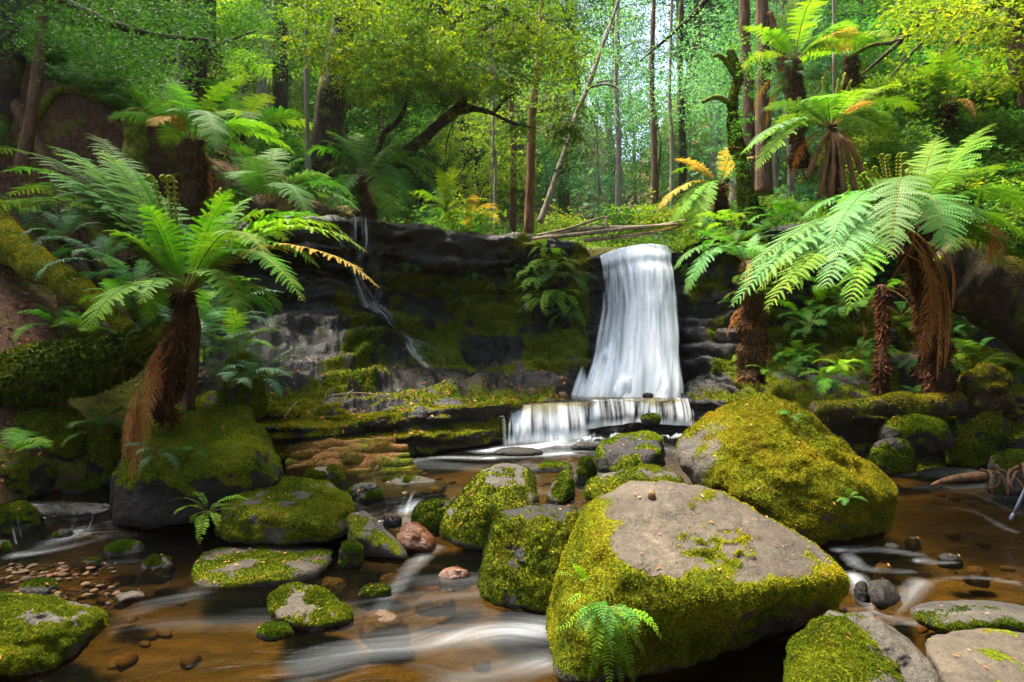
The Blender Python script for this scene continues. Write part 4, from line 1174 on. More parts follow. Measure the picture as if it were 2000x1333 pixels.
log("fallen_log", "mossy fallen log sloping down the left bank to the litter slope", [P(-60, 395, 9.0), P(30, 490, 8.6), P(130, 555, 8.3), P(255, 645, 7.9)], [0.26, 0.22, 0.17, 0.09], moss=16000, seed=1, up=-0.2)
log("mossy_trunk", "thick prostrate trunk curtained with hanging dark green moss at left", [P(-80, 775, 7.4), P(60, 735, 7.3), P(170, 715, 7.1), P(260, 690, 6.9), P(330, 660, 6.75)], [0.36, 0.34, 0.28, 0.22, 0.14], moss=22000, seed=2, up=-0.9, hang=0.9, tsize=0.06, tuft='moss_deep')
log("fallen_log", "straight mossy log lying across the right bank behind the golden boulder", [P(1590, 800, 8.3), P(1700, 795, 8.3), P(1830, 790, 8.3), P(1960, 778, 8.35)], [0.10, 0.13, 0.15, 0.15], moss=9000, seed=3, up=0.45, mat='bark_dark')
log("log_stump", "knobbly mossy root end on top of the straight log at right", [P(1895, 790, 8.2), P(1915, 765, 8.2), P(1945, 745, 8.25), P(1955, 735, 8.3)], [0.10, 0.24, 0.20, 0.08], moss=3500, seed=4, up=0.3, mat='bark_dark', rough=0.5, cat='stump')
log("fallen_log", "great dark fallen trunk leaning out of the right edge under ferns", [P(1830, 500, 8.8), P(1890, 540, 8.7), P(1960, 580, 8.6), P(2080, 650, 8.5)], [0.28, 0.42, 0.50, 0.55], moss=12000, seed=5, up=0.7, mat='bark_dark')
log("branch", "reddish bare branch resting at the water's edge on the right", [P(1820, 948, 7.6), P(1850, 938, 7.5), P(1890, 933, 7.5), P(1925, 930, 7.45)], [0.02, 0.04, 0.045, 0.05], mat='bark_red', seed=6, cat='branch')
for i, (lab, pp, rr) in enumerate([
    ("longest pale stick lying along the rock lip left of the waterfall", [(1040, 468, 12.9), (1130, 458, 12.8), (1230, 446, 12.8), (1330, 438, 12.6)], 0.045),
    ("second pale stick stacked above the longest one at the lip", [(1060, 464, 13.2), (1150, 447, 13.2), (1260, 444, 13.0), (1345, 430, 12.8)], 0.05),
    ("mossy stick under the pale ones touching the waterfall's crest", [(1140, 470, 12.6), (1220, 462, 12.5), (1290, 452, 12.5), (1335, 440, 12.5)], 0.04),
    ("crooked dead branch rising from the lip with a snapped upright end", [(1050, 460, 13.2), (1110, 447, 13.2), (1178, 425, 13.2), (1182, 440, 13.1), (1188, 462, 13.0)], 0.03)]):
    log("stick", lab, [P(*p) for p in pp], [rr, rr * 0.9, rr * 0.6], 'wood_pale', moss=0 if i != 2 else 1500, seed=30 + i, seg=8, cat='stick', rough=0.15, group="sticks lodged on the lip of the falls")
for i, (lab, pp, rr) in enumerate([
    ("thin straw-coloured twig on the mossy ledge in front of the split log", [(555, 815, 8.3), (580, 785, 8.4)], 0.012),
    ("forked grey twig on the mossy terrace left of the cascade", [(668, 795, 8.7), (680, 770, 8.8), (690, 762, 8.9)], 0.012),
    ("long brown twig lying across the mossy terrace", [(650, 772, 9.0), (700, 768, 9.2), (770, 775, 9.4)], 0.012),
    ("curled dry stem arching beside the leaf-crowned mound", [(735, 945, 7.3), (728, 928, 7.3), (738, 910, 7.3)], 0.008)]):
    log("twig", lab, [P(*p) for p in pp], [rr, rr * 0.6], 'wood_pale', seed=40 + i, seg=6, cat='twig', rough=0.1)

rs_ = np.random.RandomState(8)
for i in range(9):
    Y0 = rs_.uniform(9.6, 13.0); px = rs_.uniform(0, 330)
    x0 = (px - 1000) * Y0 / F_PX
    L_, an = rs_.uniform(1.0, 2.8), rs_.uniform(-0.5, 0.7)
    pts = []
    for t_ in (0, 0.33, 0.66, 1.0):
        x = x0 + (t_ - 0.5) * L_ * math.cos(an); y = Y0 + (t_ - 0.5) * L_ * math.sin(an)
        pts.append((x, y, float(ground_h(np.array([x]), np.array([y]))[0]) + 0.06))
    rr = rs_.uniform(0.03, 0.11)
    log("fallen_log", "rotting %s log lying %s on the shaded slope at upper left" % (("dark", "mossy", "brown")[i % 3], "high" if pts[0][2] > 5 else ("halfway up" if pts[0][2] > 3.6 else "low")), pts, [rr, rr, rr * 0.7], ['bark_dark', 'bark_moss', 'bark_brown'][i % 3], moss=1500 if i % 3 == 1 else 0, seed=90 + i, seg=9, group="rotting logs on the left slope")

# split weathered log on the left bank of the pool: a thing of splinter planks
sp = thing("split_log", "weathered split log of orange-brown planks streaked with moss beside the pool", "log", P(680, 930, 8.0))
def plank(x0, y0, x1, y1, Y0, Y1, r, seed):
    base = np.array(sp.location); r *= 1.35; y0 -= 5; y1 -= 5
    pts = [P(x0, y0, Y0), P((x0 * 2 + x1) / 3, (y0 * 2 + y1) / 3 - 2, Y0), P((x0 + 2 * x1) / 3, (y0 + y1 * 2) / 3, Y1), P(x1, y1, Y1)]
    V, q, t = tube(pts, [r * 0.8, r * 1.1, r * 1.0, r * 0.5], 7, 30, 0.5, 3.0, seed)
    c = catmull(np.array(pts), 26)
    add("plank", mk_mesh("plank", V - base, [t, q], M['wood']), sp)
    tr = q2t(q)
    w = ss(0.0, 0.5, fbm(V * 3, 3, seed) + 0.1)
    r_ = tufts(V - base, tr, w, 2600, 0.02, np.random.RandomState(seed))
    tag(add("moss", mk_mesh("moss", r_[0], r_[1], M['moss_tuft'], False, {'tint': r_[2]}), sp), kind='stuff')
for i, a in enumerate([(556, 888, 772, 866, 8.3, 8.4, .055), (558, 900, 720, 884, 8.22, 8.3, .06), (640, 893, 796, 880, 8.2, 8.3, .07), (560, 913, 800, 897, 8.12, 8.2, .08), (566, 930, 806, 910, 8.02, 8.1, .075),
                       (600, 944, 812, 922, 7.9, 8.0, .06), (700, 938, 824, 931, 7.85, 7.9, .045), (560, 922, 690, 905, 7.98, 8.05, .04)]):
    plank(*a, seed=60 + i)

# roots and debris on the right bank
rt = thing("root_tangle", "tangle of bare reddish roots and stems over the water at the right edge", "roots", P(1960, 960, 7.0))
rgr = np.random.RandomState(5)
for i in range(9):
    x0, x1 = rgr.uniform(1915, 2010), rgr.uniform(1915, 2020)
    pts = [P(x0, rgr.uniform(905, 925), 7.2), P((x0 + x1) / 2 + rgr.uniform(-15, 15), rgr.uniform(925, 945), 7.0), P(x1, rgr.uniform(950, 975), 6.9)]
    V, q, t = tube(pts, [0.018, 0.015, 0.01], 6, 12, 0.1, 5, i)
    add("root", mk_mesh("root", V - np.array(rt.location), [t, q], M['bark_red' if i % 2 else 'bark_brown']), rt)
# the thin pole at the right edge
pl = thing("metal_pole", "thin blue-grey pole standing in the water at the right edge", "pole", P(1976, 1012, 6.0))
V, q, t = tube([P(1979, 1006, 6.0), P(2030, 895, 6.0)], [0.013, 0.014], 12, 6)
add("shaft", mk_mesh("shaft", V - np.array(pl.location), [t, q], M['pole']), pl)
V, q, t = tube([P(1974, 1017, 6.0), P(1976, 1010, 6.0), P(1980, 1003, 6.0)], [0.014, 0.018, 0.014], 12, 9)
add("foot", mk_mesh("foot", V - np.array(pl.location), [t, q], M['pole']), pl)
# ------------------------------------------------------------------ ferns
def frond_geo(g, curve, width, M_=34, npin=9, stipe=0.14, droop=0.22, seed=0, mleaf=0, mstalk=1, rach=0.006, ang=1.15, fold=0.12, simple=False, peak=0.42, tint0=0.5):
    """feathery frond along a curve: rachis, paired pinnae, toothed pinnules"""
    r = np.random.RandomState(seed)
    c = catmull(np.array(curve, float), 60)
    seglen = np.concatenate([[0], np.cumsum(np.linalg.norm(np.diff(c, axis=0), axis=1))])
    L = seglen[-1]
    s = np.linspace(0, 1, M_)
    pos = np.stack([np.interp(s * L, seglen, c[:, k]) for k in range(3)], 1)
    T = norm(np.gradient(pos, axis=0))
    out = c[-1] - c[0]; out[2] = 0
    if np.linalg.norm(out) < 0.05 * L:
        out = np.array([1.0, 0, 0])
    S0 = norm(np.cross(out, np.array([0, 0, 1.0])))
    S = norm(S0[None, :] - T * (T @ S0)[:, None])
    N = norm(np.cross(S, T))
    N[N[:, 2] < -0.3] *= 1.0
    # rachis
    rr = np.interp(s, [0, 1], [rach, rach * 0.25])
    th = np.array([0, 2.1, 4.2])
    rv = (pos[:, None] + (S[:, None] * np.cos(th)[None, :, None] + N[:, None] * np.sin(th)[None, :, None]) * rr[:, None, None]).reshape(-1, 3)
    i, j = np.meshgrid(np.arange(M_ - 1), np.arange(3), indexing='ij')
    rq = np.stack([i * 3 + j, i * 3 + (j + 1) % 3, (i + 1) * 3 + (j + 1) % 3, (i + 1) * 3 + j], -1).reshape(-1, 4)
    g.add(rv, quads=rq, tint=0.5, m=mstalk)
    ks = np.where(s > stipe)[0]
    u = (s[ks] - stipe) / (1 - stipe)
    prof = np.where(u < peak, 0.30 + 0.70 * np.sin(u / peak * 1.57) ** 0.8, np.maximum(0.05, np.cos((u - peak) / (1 - peak) * 1.5)) ** 0.75)
    for side in (1, -1):
        n = len(ks)
        l = width * prof * r.uniform(0.80, 1.10, n) * np.where(r.rand(n) < 0.05, r.uniform(0.2, 0.7, n), 1.0)
        dr = droop * r.uniform(0.4, 1.8, n)
        a = ang * np.interp(u, [0, 0.6, 1], [1.12, 1.0, 0.75]) + r.normal(0, 0.08 if droop < 0.5 else 0.25, n)
        A = T[ks] * np.cos(a)[:, None] + S[ks] * side * np.sin(a)[:, None] + N[ks] * fold
        A = norm(A)
        Pn = norm(np.cross(np.cross(A, T[ks]), A)) # in-plane, towards frond tip
        t = np.linspace(0, 1, npin + 1)
        down = np.array([0, 0, -1.0])
        ax = pos[ks][:, None] + A[:, None] * (l[:, None] * t[None])[..., None] + down * ((dr * l)[:, None] * t[None] ** 2)[..., None]  # n,npin+1,3
        tn = np.clip(tint0 + 0.30 * (u - 0.4) + r.normal(0, 0.10, n), 0, 1)
        if simple:
            # plain tapering leaflet of two rows
            wl = (l * 0.13)[:, None] * np.sin(np.clip(t, 0.04, 0.98) * 3.1)[None] ** 0.6
            up = ax + Pn[:, None] * wl[..., None]
            dn = ax - Pn[:, None] * wl[..., None]
            Vv = np.stack([ax, up, dn], 2).reshape(-1, 3)
            kk = np.arange(n)[:, None] * (npin + 1) * 3 + np.arange(npin)[None] * 3
            kk = kk.ravel()
            q = np.vstack([np.stack([kk, kk + 3, kk + 4, kk + 1], 1), np.stack([kk, kk + 2, kk + 5, kk + 3], 1)])
            g.add(Vv, quads=q, tint=np.repeat(tn, (npin + 1) * 3), m=mleaf)
            continue
        b0, b1 = ax[:, :-1], ax[:, 1:]
        hl = (0.17 * l[:, None] * np.sqrt(np.clip(1.02 - t[:-1], 0, 1))[None] * r.uniform(0.8, 1.15, (n, npin)))
        hl = np.minimum(hl, (L * (1 - stipe) / max(1, n)) * 0.80 + 0.05 * hl)
        for sg in (1, -1):
            tip = b0 * 0.3 + b1 * 0.7 + A[:, None] * (0.55 * hl)[..., None] + Pn[:, None] * (sg * hl)[..., None] - N[ks][:, None] * (0.12 * hl)[..., None]
            Vv = np.stack([b0, b1, tip], 2).reshape(-1, 3)
            tv = np.repeat(np.clip(tn[:, None] + r.normal(0, 0.05, (n, npin)), 0, 1).ravel(), 3)
            g.add(Vv, np.arange(len(Vv)).reshape(-1, 3), tint=tv, m=mleaf)

def arch(p0, p2, lift=0.35, bend=0.55):
    """control points for a frond that climbs then arches over to its tip"""
    p0, p2 = np.array(p0, float), np.array(p2, float)
    d = p2 - p0
    L = np.linalg.norm(d)
    m1 = p0 + d * 0.28 + np.array([0, 0, lift * L * 0.75])
    m2 = p0 + d * bend + np.array([0, 0, lift * L])
    m3 = p0 + d * 0.82 + np.array([0, 0, lift * L * 0.62])
    return [p0, m1, m2, m3, p2]

def frond_obj(name, parent, curve, width, mat, seed, origin, **kw):
    g = Geo()
    frond_geo(g, np.array(curve) - origin, width, seed=seed, **kw)
    return add(name, g.mesh(name, [M[mat], M['stalk'] if mat != 'frond_dead' else M['frond_dead']], smooth=False), parent)

# shared frond shapes, growing along +X from the origin (unit length)
def unit_fronds(tagname, mat, shapes, width, **kw):
    res = []
    for i, (a0, a1, ln) in enumerate(shapes):
        n = 9
        pts = [np.zeros(3)]
        for k in range(n):
            a = math.radians(a0 + (a1 - a0) * (k / (n - 1)) ** 1.1)
            pts.append(pts[-1] + np.array([math.cos(a), 0.02 * math.sin(k + i), math.sin(a)]) * ln / n)
        g = Geo()
        frond_geo(g, pts, width, seed=i * 7 + 1, **kw)
        res.append(g.mesh("frond", [M[mat], M['stalk']], smooth=False))
    return res
SHAPES = [(72, 5, 1.0), (60, -20, 1.0), (48, -38, 1.0), (32, -55, 1.0), (80, 35, 0.9), (55, 0, 1.0), (20, -65, 0.95)]
UF = {}
for key, mat, w, kw in (('green', 'frond_green', 0.21, {}), ('deep', 'frond_deep', 0.21, {}), ('pale', 'frond_pale', 0.20, dict(tint0=0.55)), ('bright', 'frond_bright', 0.20, dict(tint0=0.6)),
                        ('teal', 'frond_teal', 0.16, dict(M_=26, npin=7)), ('gold', 'frond_gold', 0.20, {})):
    UF[key] = unit_fronds(key, mat, SHAPES, w, **kw)
UF['dead'] = unit_fronds('dead', 'frond_dead', [(-20, -80, 1.0), (-50, -86, 1.0), (10, -78, 1.0)], 0.10, droop=0.7, tint0=0.45)
UF['strap'] = unit_fronds('strap', 'frond_deep', SHAPES, 0.13, simple=True, M_=20, npin=4, droop=0.1, stipe=0.2)
UF['strapb'] = unit_fronds('strapb', 'frond_bright', SHAPES, 0.13, simple=True, M_=20, npin=4, droop=0.1, stipe=0.2)

def fern_trunk(parent, origin, top, base, r0, r1, seed, bl=2200, blade=0.10):
    mid = (np.array(top) + np.array(base)) / 2 + np.array([0.03, 0, 0])
    V, q, t = tube([base, mid, top], [r1, (r0 + r1) / 2 * 0.92, r0], 14, 26, 0.45, 5.0, seed)
    tr = add("trunk", mk_mesh("trunk", V - origin, [t, q], M['fibre']), parent)
    tt = q2t(q)
    N = vnormals(V, tt)
    W, T, ti = tufts(V - origin, tt[:, ::-1] if np.mean(np.sum(N * (V - V.mean(0)), 1)) < 0 else tt, np.ones(len(V)), bl, blade, np.random.RandomState(seed), width=0.22, hang=1.1, jit=0.5)
    tag(add("old_stalk_bases", mk_mesh("old_stalk_bases", W, T, M['fibre_blade'], False, {'tint': ti}), tr), kind='stuff')
    return tr

def fiddle_mesh(h, seed):
    """upright unrolling frond with small curled side shoots"""
    r = np.random.RandomState(seed)
    g = Geo()
    R = 0.030 * h + 0.006
    pts = [np.array([0, 0, z * h]) + np.array([0.03 * h * math.sin(z * 2), 0, 0]) for z in np.linspace(0, 1, 8)]
    top = pts[-1]
    for k in range(1, 15):
        a = k * 0.62
        rad = R * (1 - k / 17)
        pts.append(top + np.array([R - rad * math.cos(a) - (R - R), 0, rad * math.sin(a)]) - np.array([0, 0, 0]))
    V, q, t = tube(pts, [0.009, 0.008, 0.007, 0.006], 7, 60)
    g.add(V, t, q, tint=0.5)
    for k in range(12):
        z = h * (0.35 + 0.055 * k)
        for s in (-1, 1):
            p = np.array([0.03 * h * math.sin(z / h * 2), 0, z])
            l = 0.085 * h * (1 - 0.45 * k / 12)
            c = [p]
            for m in range(7):
                a = 0.5 + m * 0.75
                c.append(c[-1] + np.array([0.2 * s, s * math.cos(a) * 0.9, math.sin(a) * 0.7]) * l * 0.45 * (1 - m / 9))
            V, q, t = tube(c, [0.004, 0.004, 0.007], 5, 10)
            g.add(V, t, q, tint=r.uniform(0.3, 0.9))
    return g.mesh("fiddlehead", [M['fiddle']])
FID = [fiddle_mesh(0.55, 1), fiddle_mesh(0.75, 2), fiddle_mesh(0.42, 3)]

def tree_fern(label, crown, base, n, scale, keys, seed, r0=0.10, r1=0.13, dead=3, fid=0, hero=None, group='tree ferns', shapes=None, trunk=True, az=None, bl=1400, name='tree_fern', cat='tree fern', fscale=0.8):
    base = np.array(base, float); crown = np.array(crown, float)
    rg = np.random.RandomState(seed)
    root = thing(name, label, cat, base, group)
    loc = crown - base
    if trunk:
        fern_trunk(root, base, crown + np.array([0, 0, 0.02]), base, r0, r1, seed, bl)
    for i in range(n):
        key = keys[rg.randint(len(keys))]
        k = (shapes or [0, 1, 2, 3, 4, 5])[rg.randint(len(shapes or [0, 1, 2, 3, 4, 5]))]
        a = (i * 2.399 + rg.uniform(-0.2, 0.2)) if az is None else rg.uniform(*az)
        sc = scale * rg.uniform(0.78, 1.12)
        add("frond", UF[key][k], root, loc + np.array([0.05 * math.cos(a), 0.05 * math.sin(a), 0]), (rg.uniform(-0.25, 0.25), 0, a), sc)
    for i in range(dead):
        a = rg.uniform(0, 6.28)
        add("dead_frond", UF['dead'][i % 3], root, loc + np.array([0.06 * math.cos(a), 0.06 * math.sin(a), -0.03]), (0, 0, a), scale * rg.uniform(0.55, 0.9))
    for i in range(fid):
        a = rg.uniform(0, 6.28)
        add("fiddlehead", FID[i % 3], root, loc + np.array([0.07 * math.cos(a), 0.07 * math.sin(a), 0]), (rg.uniform(-0.15, 0.15), rg.uniform(-0.15, 0.15), a), fscale)
    if hero:
        for j, (tip, lift, mat, wd) in enumerate(hero):
            tip = np.array(tip)
            st = crown + norm(tip - crown) * 0.05
            cv = arch(st, tip, lift)
            frond_obj("frond" if mat != 'frond_dead' else "dead_frond", root, cv, wd, mat, seed * 50 + j, base, M_=46, npin=11, rach=0.009,
                      droop=0.7 if mat == 'frond_dead' else 0.25)
    return root

# 1: the big tree fern on the left, on its boulder
c1 = P(360, 572, 6.6)
H1 = [  # tip, lift, material, pinna length
 (P(716, 492, 6.3), 0.22, 'frond_bright', 0.28), (P(738, 560, 6.0), 0.20, 'frond_gold', 0.23), (P(640, 432, 7.0), 0.22, 'frond_green', 0.28), (P(690, 470, 7.1), 0.26, 'frond_green', 0.27),
 (P(492, 385, 7.2), 0.12, 'frond_green', 0.31), (P(450, 372, 6.4), 0.10, 'frond_green', 0.27), (P(590, 585, 5.7), 0.26, 'frond_green', 0.25),
 (P(300, 372, 7.5), 0.08, 'frond_deep', 0.31), (P(232, 318, 7.2), 0.10, 'frond_deep', 0.33), (P(95, 285, 7.2), 0.12, 'frond_deep', 0.34), (P(10, 335, 6.9), 0.16, 'frond_deep', 0.34),
 (P(-40, 420, 6.6), 0.20, 'frond_deep', 0.33), (P(45, 415, 7.6), 0.18, 'frond_deep', 0.30), (P(205, 450, 6.0), 0.16, 'frond_green', 0.22), (P(520, 500, 5.6), 0.25, 'frond_green', 0.24), (P(220, 380, 7.9), 0.1, 'frond_deep', 0.31), (P(560, 470, 7.8), 0.2, 'frond_deep', 0.28), (P(620, 520, 6.2), 0.24, 'frond_green', 0.25), (P(660, 455, 6.6), 0.22, 'frond_bright', 0.26), (P(540, 410, 6.9), 0.18, 'frond_green', 0.28), (P(150, 330, 6.6), 0.14, 'frond_deep', 0.30), (P(60, 370, 7.3), 0.16, 'frond_deep', 0.30), (P(-30, 300, 7.6), 0.14, 'frond_deep', 0.32), (P(20, 380, 6.9), 0.18, 'frond_green', 0.34), (P(110, 300, 6.8), 0.14, 'frond_green', 0.34), (P(190, 290, 7.0), 0.12, 'frond_green', 0.34), (P(60, 330, 6.3), 0.16, 'frond_deep', 0.32), (P(260, 330, 6.5), 0.10, 'frond_green', 0.3), (P(130, 400, 6.3), 0.18, 'frond_green', 0.26), (P(170, 260, 8.0), 0.10, 'frond_deep', 0.30), (P(280, 400, 6.1), 0.16, 'frond_green', 0.26), (P(480, 620, 5.9), 0.30, 'frond_green', 0.24),
]
t1 = tree_fern("largest left-hand tree fern, dark trunk on the massive boulder, fronds fanned wide", c1, P(310, 815, 6.75), 9, 1.15, ['deep', 'green'], 3, 0.10, 0.135, 0, 0, H1, bl=3000, shapes=[3, 6])
for (px, py, tx, ty, wd) in ((325, 690, 268, 935, 0.11), (318, 700, 240, 900, 0.11), (325, 720, 285, 880, 0.10), (330, 660, 300, 800, 0.08), (320, 710, 255, 940, 0.11), (335, 650, 315, 780, 0.07)):
    a, b = P(px, py, 6.45), P(tx, ty, 6.15)
    m = (a + b) / 2 + np.array([-0.04, -0.12, 0.05])
    frond_obj("dead_frond", t1, [a, a * 0.6 + m * 0.4 + np.array([0, -0.05, 0.03]), m, b], wd, 'frond_dead', px + ty, np.array(t1.location), M_=46, npin=7, droop=0.8, stipe=0.25, rach=0.008, tint0=0.55)
for (px, h) in ((302, 0.9), (345, 0.95), (330, 0.8), (432, 0.8)):
    top = P(px, 345 if px < 400 else 365, 6.7)
    s = (top - c1)
    L = np.linalg.norm(s)
    o = add("fiddlehead", FID[1], t1, c1 - np.array(t1.location) + np.array([0, 0, 0.03]), None, L / 0.80)
    o.rotation_euler = Vector(s).to_track_quat('Z', 'Y').to_euler()
# dark second stem beside it
V, q, t = tube([P(372, 800, 6.7), P(380, 700, 6.65), P(378, 600, 6.6)], [0.05, 0.045, 0.05], 10, 20, 0.4, 5, 9)
add("side_stem", mk_mesh("side_stem", V - np.array(t1.location), [t, q], M['fibre']), t1)

# 2: the big tree fern on the right
c2 = P(1782, 432, 8.0)
H2 = [
 (P(1432, 595, 7.0), 0.14, 'frond_pale', 0.36), (P(1450, 545, 7.4), 0.16, 'frond_pale', 0.38), (P(1500, 600, 6.7), 0.12, 'frond_bright', 0.34), (P(1612, 560, 6.6), 0.20, 'frond_pale', 0.38),
 (P(1572, 425, 7.9), 0.24, 'frond_pale', 0.34), (P(1660, 590, 6.4), 0.2, 'frond_bright', 0.34), (P(1932, 245, 8.2), 0.06, 'frond_bright', 0.42), (P(1870, 330, 7.4), 0.16, 'frond_pale', 0.36), (P(1905, 425, 7.3), 0.30, 'frond_pale', 0.36),
 (P(2020, 420, 8.0), 0.24, 'frond_bright', 0.36), (P(1850, 490, 6.8), 0.35, 'frond_pale', 0.34), (P(2010, 470, 7.4), 0.22, 'frond_green', 0.34), (P(1520, 480, 8.4), 0.18, 'frond_bright', 0.34), (P(1700, 350, 8.8), 0.15, 'frond_green', 0.34), (P(1740, 500, 6.5), 0.35, 'frond_pale', 0.34), (P(1560, 510, 7.2), 0.2, 'frond_pale', 0.32), (P(1480, 570, 7.8), 0.18, 'frond_bright', 0.32), (P(1545, 570, 6.9), 0.16, 'frond_bright', 0.32), (P(1620, 480, 6.9), 0.26, 'frond_pale', 0.32), (P(1640, 395, 8.6), 0.22, 'frond_bright', 0.3), (P(1960, 330, 8.6), 0.12, 'frond_bright', 0.34), (P(1830, 270, 8.6), 0.06, 'frond_bright', 0.34), (P(1960, 520, 7.8), 0.26, 'frond_green', 0.32),
]
t2 = tree_fern("largest tree fern on the right bank with pale grey-green arching fronds and brown skirt", c2, P(1835, 770, 8.5), 0, 1.2, ['pale'], 5, 0.15, 0.20, 0, 0, H2, bl=4000)
for (a_, b_, wd) in (((1775, 450), (1855, 640), 0.15), ((1780, 460), (1800, 700), 0.14), ((1790, 455), (1845, 720), 0.15), ((1765, 460), (1815, 690), 0.13), ((1800, 470), (1860, 600), 0.15), ((1785, 480), (1830, 740), 0.12), ((1795, 520), (1850, 690), 0.13), ((1775, 500), (1822, 655), 0.14), ((1770, 440), (1700, 520), 0.05), ((1770, 440), (1730, 560), 0.05), ((1910, 440), (1925, 510), 0.12)):
    a, b = P(a_[0], a_[1], 7.85), P(b_[0], b_[1], 7.65)
    m = (a + b) / 2 + np.array([0.10, -0.12, 0.06])
    frond_obj("dead_frond", t2, [a, a * 0.6 + m * 0.4 + np.array([0.03, -0.05, 0.03]), m, b], wd, 'frond_dead', int(a_[0] + b_[1]), np.array(t2.location), M_=40, npin=7, droop=0.85, stipe=0.1, rach=0.012, tint0=0.55)
rg = np.random.RandomState(77)
for i in range(15):
    px, py = 1665 + rg.uniform(0, 130), rg.uniform(290, 350)
    top = P(px, py, 7.8 + rg.uniform(-0.3, 0.3))
    st = P(1755 + rg.uniform(-25, 25), 432, 8.0)
    s = top - st
    o = add("fiddlehead", FID[i % 2], t2, st - np.array(t2.location), None, np.linalg.norm(s) / (0.60 if i % 2 == 0 else 0.80))
    o.rotation_euler = (Vector(s).to_track_quat('Z', 'Y')).to_euler()

# 3: upper right tree fern
c3 = P(1622, 248, 10.6)
H3 = [(P(1468, 285, 10.0), 0.16, 'frond_pale', 0.34), (P(1450, 300, 10.4), 0.16, 'frond_bright', 0.36), (P(1492, 212, 10.8), 0.18, 'frond_pale', 0.34), (P(1575, 195, 10.2), 0.22, 'frond_pale', 0.34), (P(1700, 203, 10.4), 0.16, 'frond_gold', 0.32),
      (P(1792, 214, 10.6), 0.18, 'frond_green', 0.34), (P(1742, 232, 10.2), 0.22, 'frond_pale', 0.34), (P(1612, 190, 9.8), 0.20, 'frond_bright', 0.3), (P(1690, 255, 9.9), 0.3, 'frond_green', 0.34), (P(1520, 245, 11.4), 0.2, 'frond_bright', 0.34), (P(1660, 180, 11.4), 0.1, 'frond_bright', 0.3), (P(1760, 170, 11.6), 0.1, 'frond_bright', 0.32), (P(1480, 330, 9.9), 0.2, 'frond_bright', 0.3)]
t3 = tree_fern("slender tree fern high on the right bank with umbrella of fronds and hanging brown stalks", c3, P(1630, 400, 10.6), 3, 1.3, ['bright', 'green'], 8, 0.09, 0.12, 3, 0, H3, shapes=[3, 2])
for i in range(6):
    st, en = c3 + np.array([0, 0, -0.05]), P(1575 + i * 24, 350 + (i * 37 % 40), 10.2)
    V, q, t = tube([st, (st + en) / 2 + np.array([0, -0.1, 0.15]), en], [0.03, 0.035, 0.045], 6, 14, 0.3, 8, i)
    add("dead_stalk", mk_mesh("dead_stalk", V - np.array(t3.location), [t, q], M['bark_red']), t3)
for i in range(7):
    px = (1555, 1577, 1603, 1640, 1655, 1648, 1668)[i]; py = (190, 165, 150, 150, 135, 160, 150)[i]
    top = P(px, py, 10.6); s = top - c3
    o = add("fiddlehead", FID[i % 2], t3, c3 - np.array(t3.location), None, np.linalg.norm(s) / (0.60 if i % 2 == 0 else 0.80))
    o.rotation_euler = Vector(s).to_track_quat('Z', 'Y').to_euler()

# other tree ferns
c4 = P(375, 275, 9.6)
H4 = [(P(212, 232, 9.2), 0.18, 'frond_pale', 0.30), (P(288, 208, 9.2), 0.25, 'frond_pale', 0.34), (P(422, 290, 8.7), 0.4, 'frond_pale', 0.28), (P(300, 245, 8.8), 0.3, 'frond_gold', 0.24), (P(500, 305, 9.6), 0.22, 'frond_green', 0.3), (P(545, 262, 10.0), 0.2, 'frond_bright', 0.3), (P(470, 225, 10.4), 0.2, 'frond_bright', 0.3), (P(330, 150, 10.6), 0.08, 'frond_green', 0.3), (P(575, 300, 10.2), 0.2, 'frond_bright', 0.3), (P(340, 215, 9.0), 0.25, 'frond_pale', 0.34)]
tree_fern("tree fern on a thick dark stump, with pale fronds, upper left behind the large one", c4, P(375, 420, 9.8), 4, 1.4, ['green', 'deep'], 13, 0.16, 0.24, 2, 0, H4)
c5 = P(515, 400, 9.0)
H5 = [(P(702, 412, 8.8), 0.2, 'frond_deep', 0.28), (P(648, 348, 9.0), 0.2, 'frond_pale', 0.28), (P(592, 312, 9.3), 0.18, 'frond_deep', 0.30), (P(690, 385, 9.4), 0.25, 'frond_deep', 0.28), (P(430, 350, 9.3), 0.2, 'frond_deep', 0.3), (P(470, 300, 9.6), 0.15, 'frond_green', 0.3), (P(600, 420, 8.2), 0.3, 'frond_deep', 0.28), (P(540, 290, 9.8), 0.15, 'frond_green', 0.3), (P(400, 400, 8.8), 0.25, 'frond_deep', 0.28), (P(500, 310, 8.6), 0.2, 'frond_deep', 0.3)]
tree_fern("squat dark tree fern above the rock wall, left of the trickling fall", c5, P(520, 440, 9.5), 3, 1.2, ['deep'], 14, 0.15, 0.2, 2, 0, H5)
c6 = P(715, 350, 12.6)
H6 = [(P(600, 300, 12.4), 0.25, 'frond_green', 0.34), (P(640, 260, 13.0), 0.18, 'frond_green', 0.34), (P(830, 330, 12.4), 0.25, 'frond_green', 0.36), (P(860, 385, 12.0), 0.3, 'frond_green', 0.36), (P(780, 280, 13.2), 0.15, 'frond_green', 0.34), (P(610, 370, 12.0), 0.3, 'frond_deep', 0.34), (P(800, 400, 11.7), 0.35, 'frond_deep', 0.36), (P(880, 350, 12.6), 0.25, 'frond_bright', 0.34), (P(700, 260, 13.4), 0.1, 'frond_green', 0.34), (P(650, 410, 11.8), 0.3, 'frond_deep', 0.34), (P(760, 420, 11.6), 0.35, 'frond_green', 0.34)]
tree_fern("wide olive tree fern with shaggy brown trunk on the cliff edge above the trickle", c6, P(714, 436, 12.3), 5, 1.4, ['green', 'deep'], 15, 0.11, 0.15, 4, 0, H6, bl=2500)
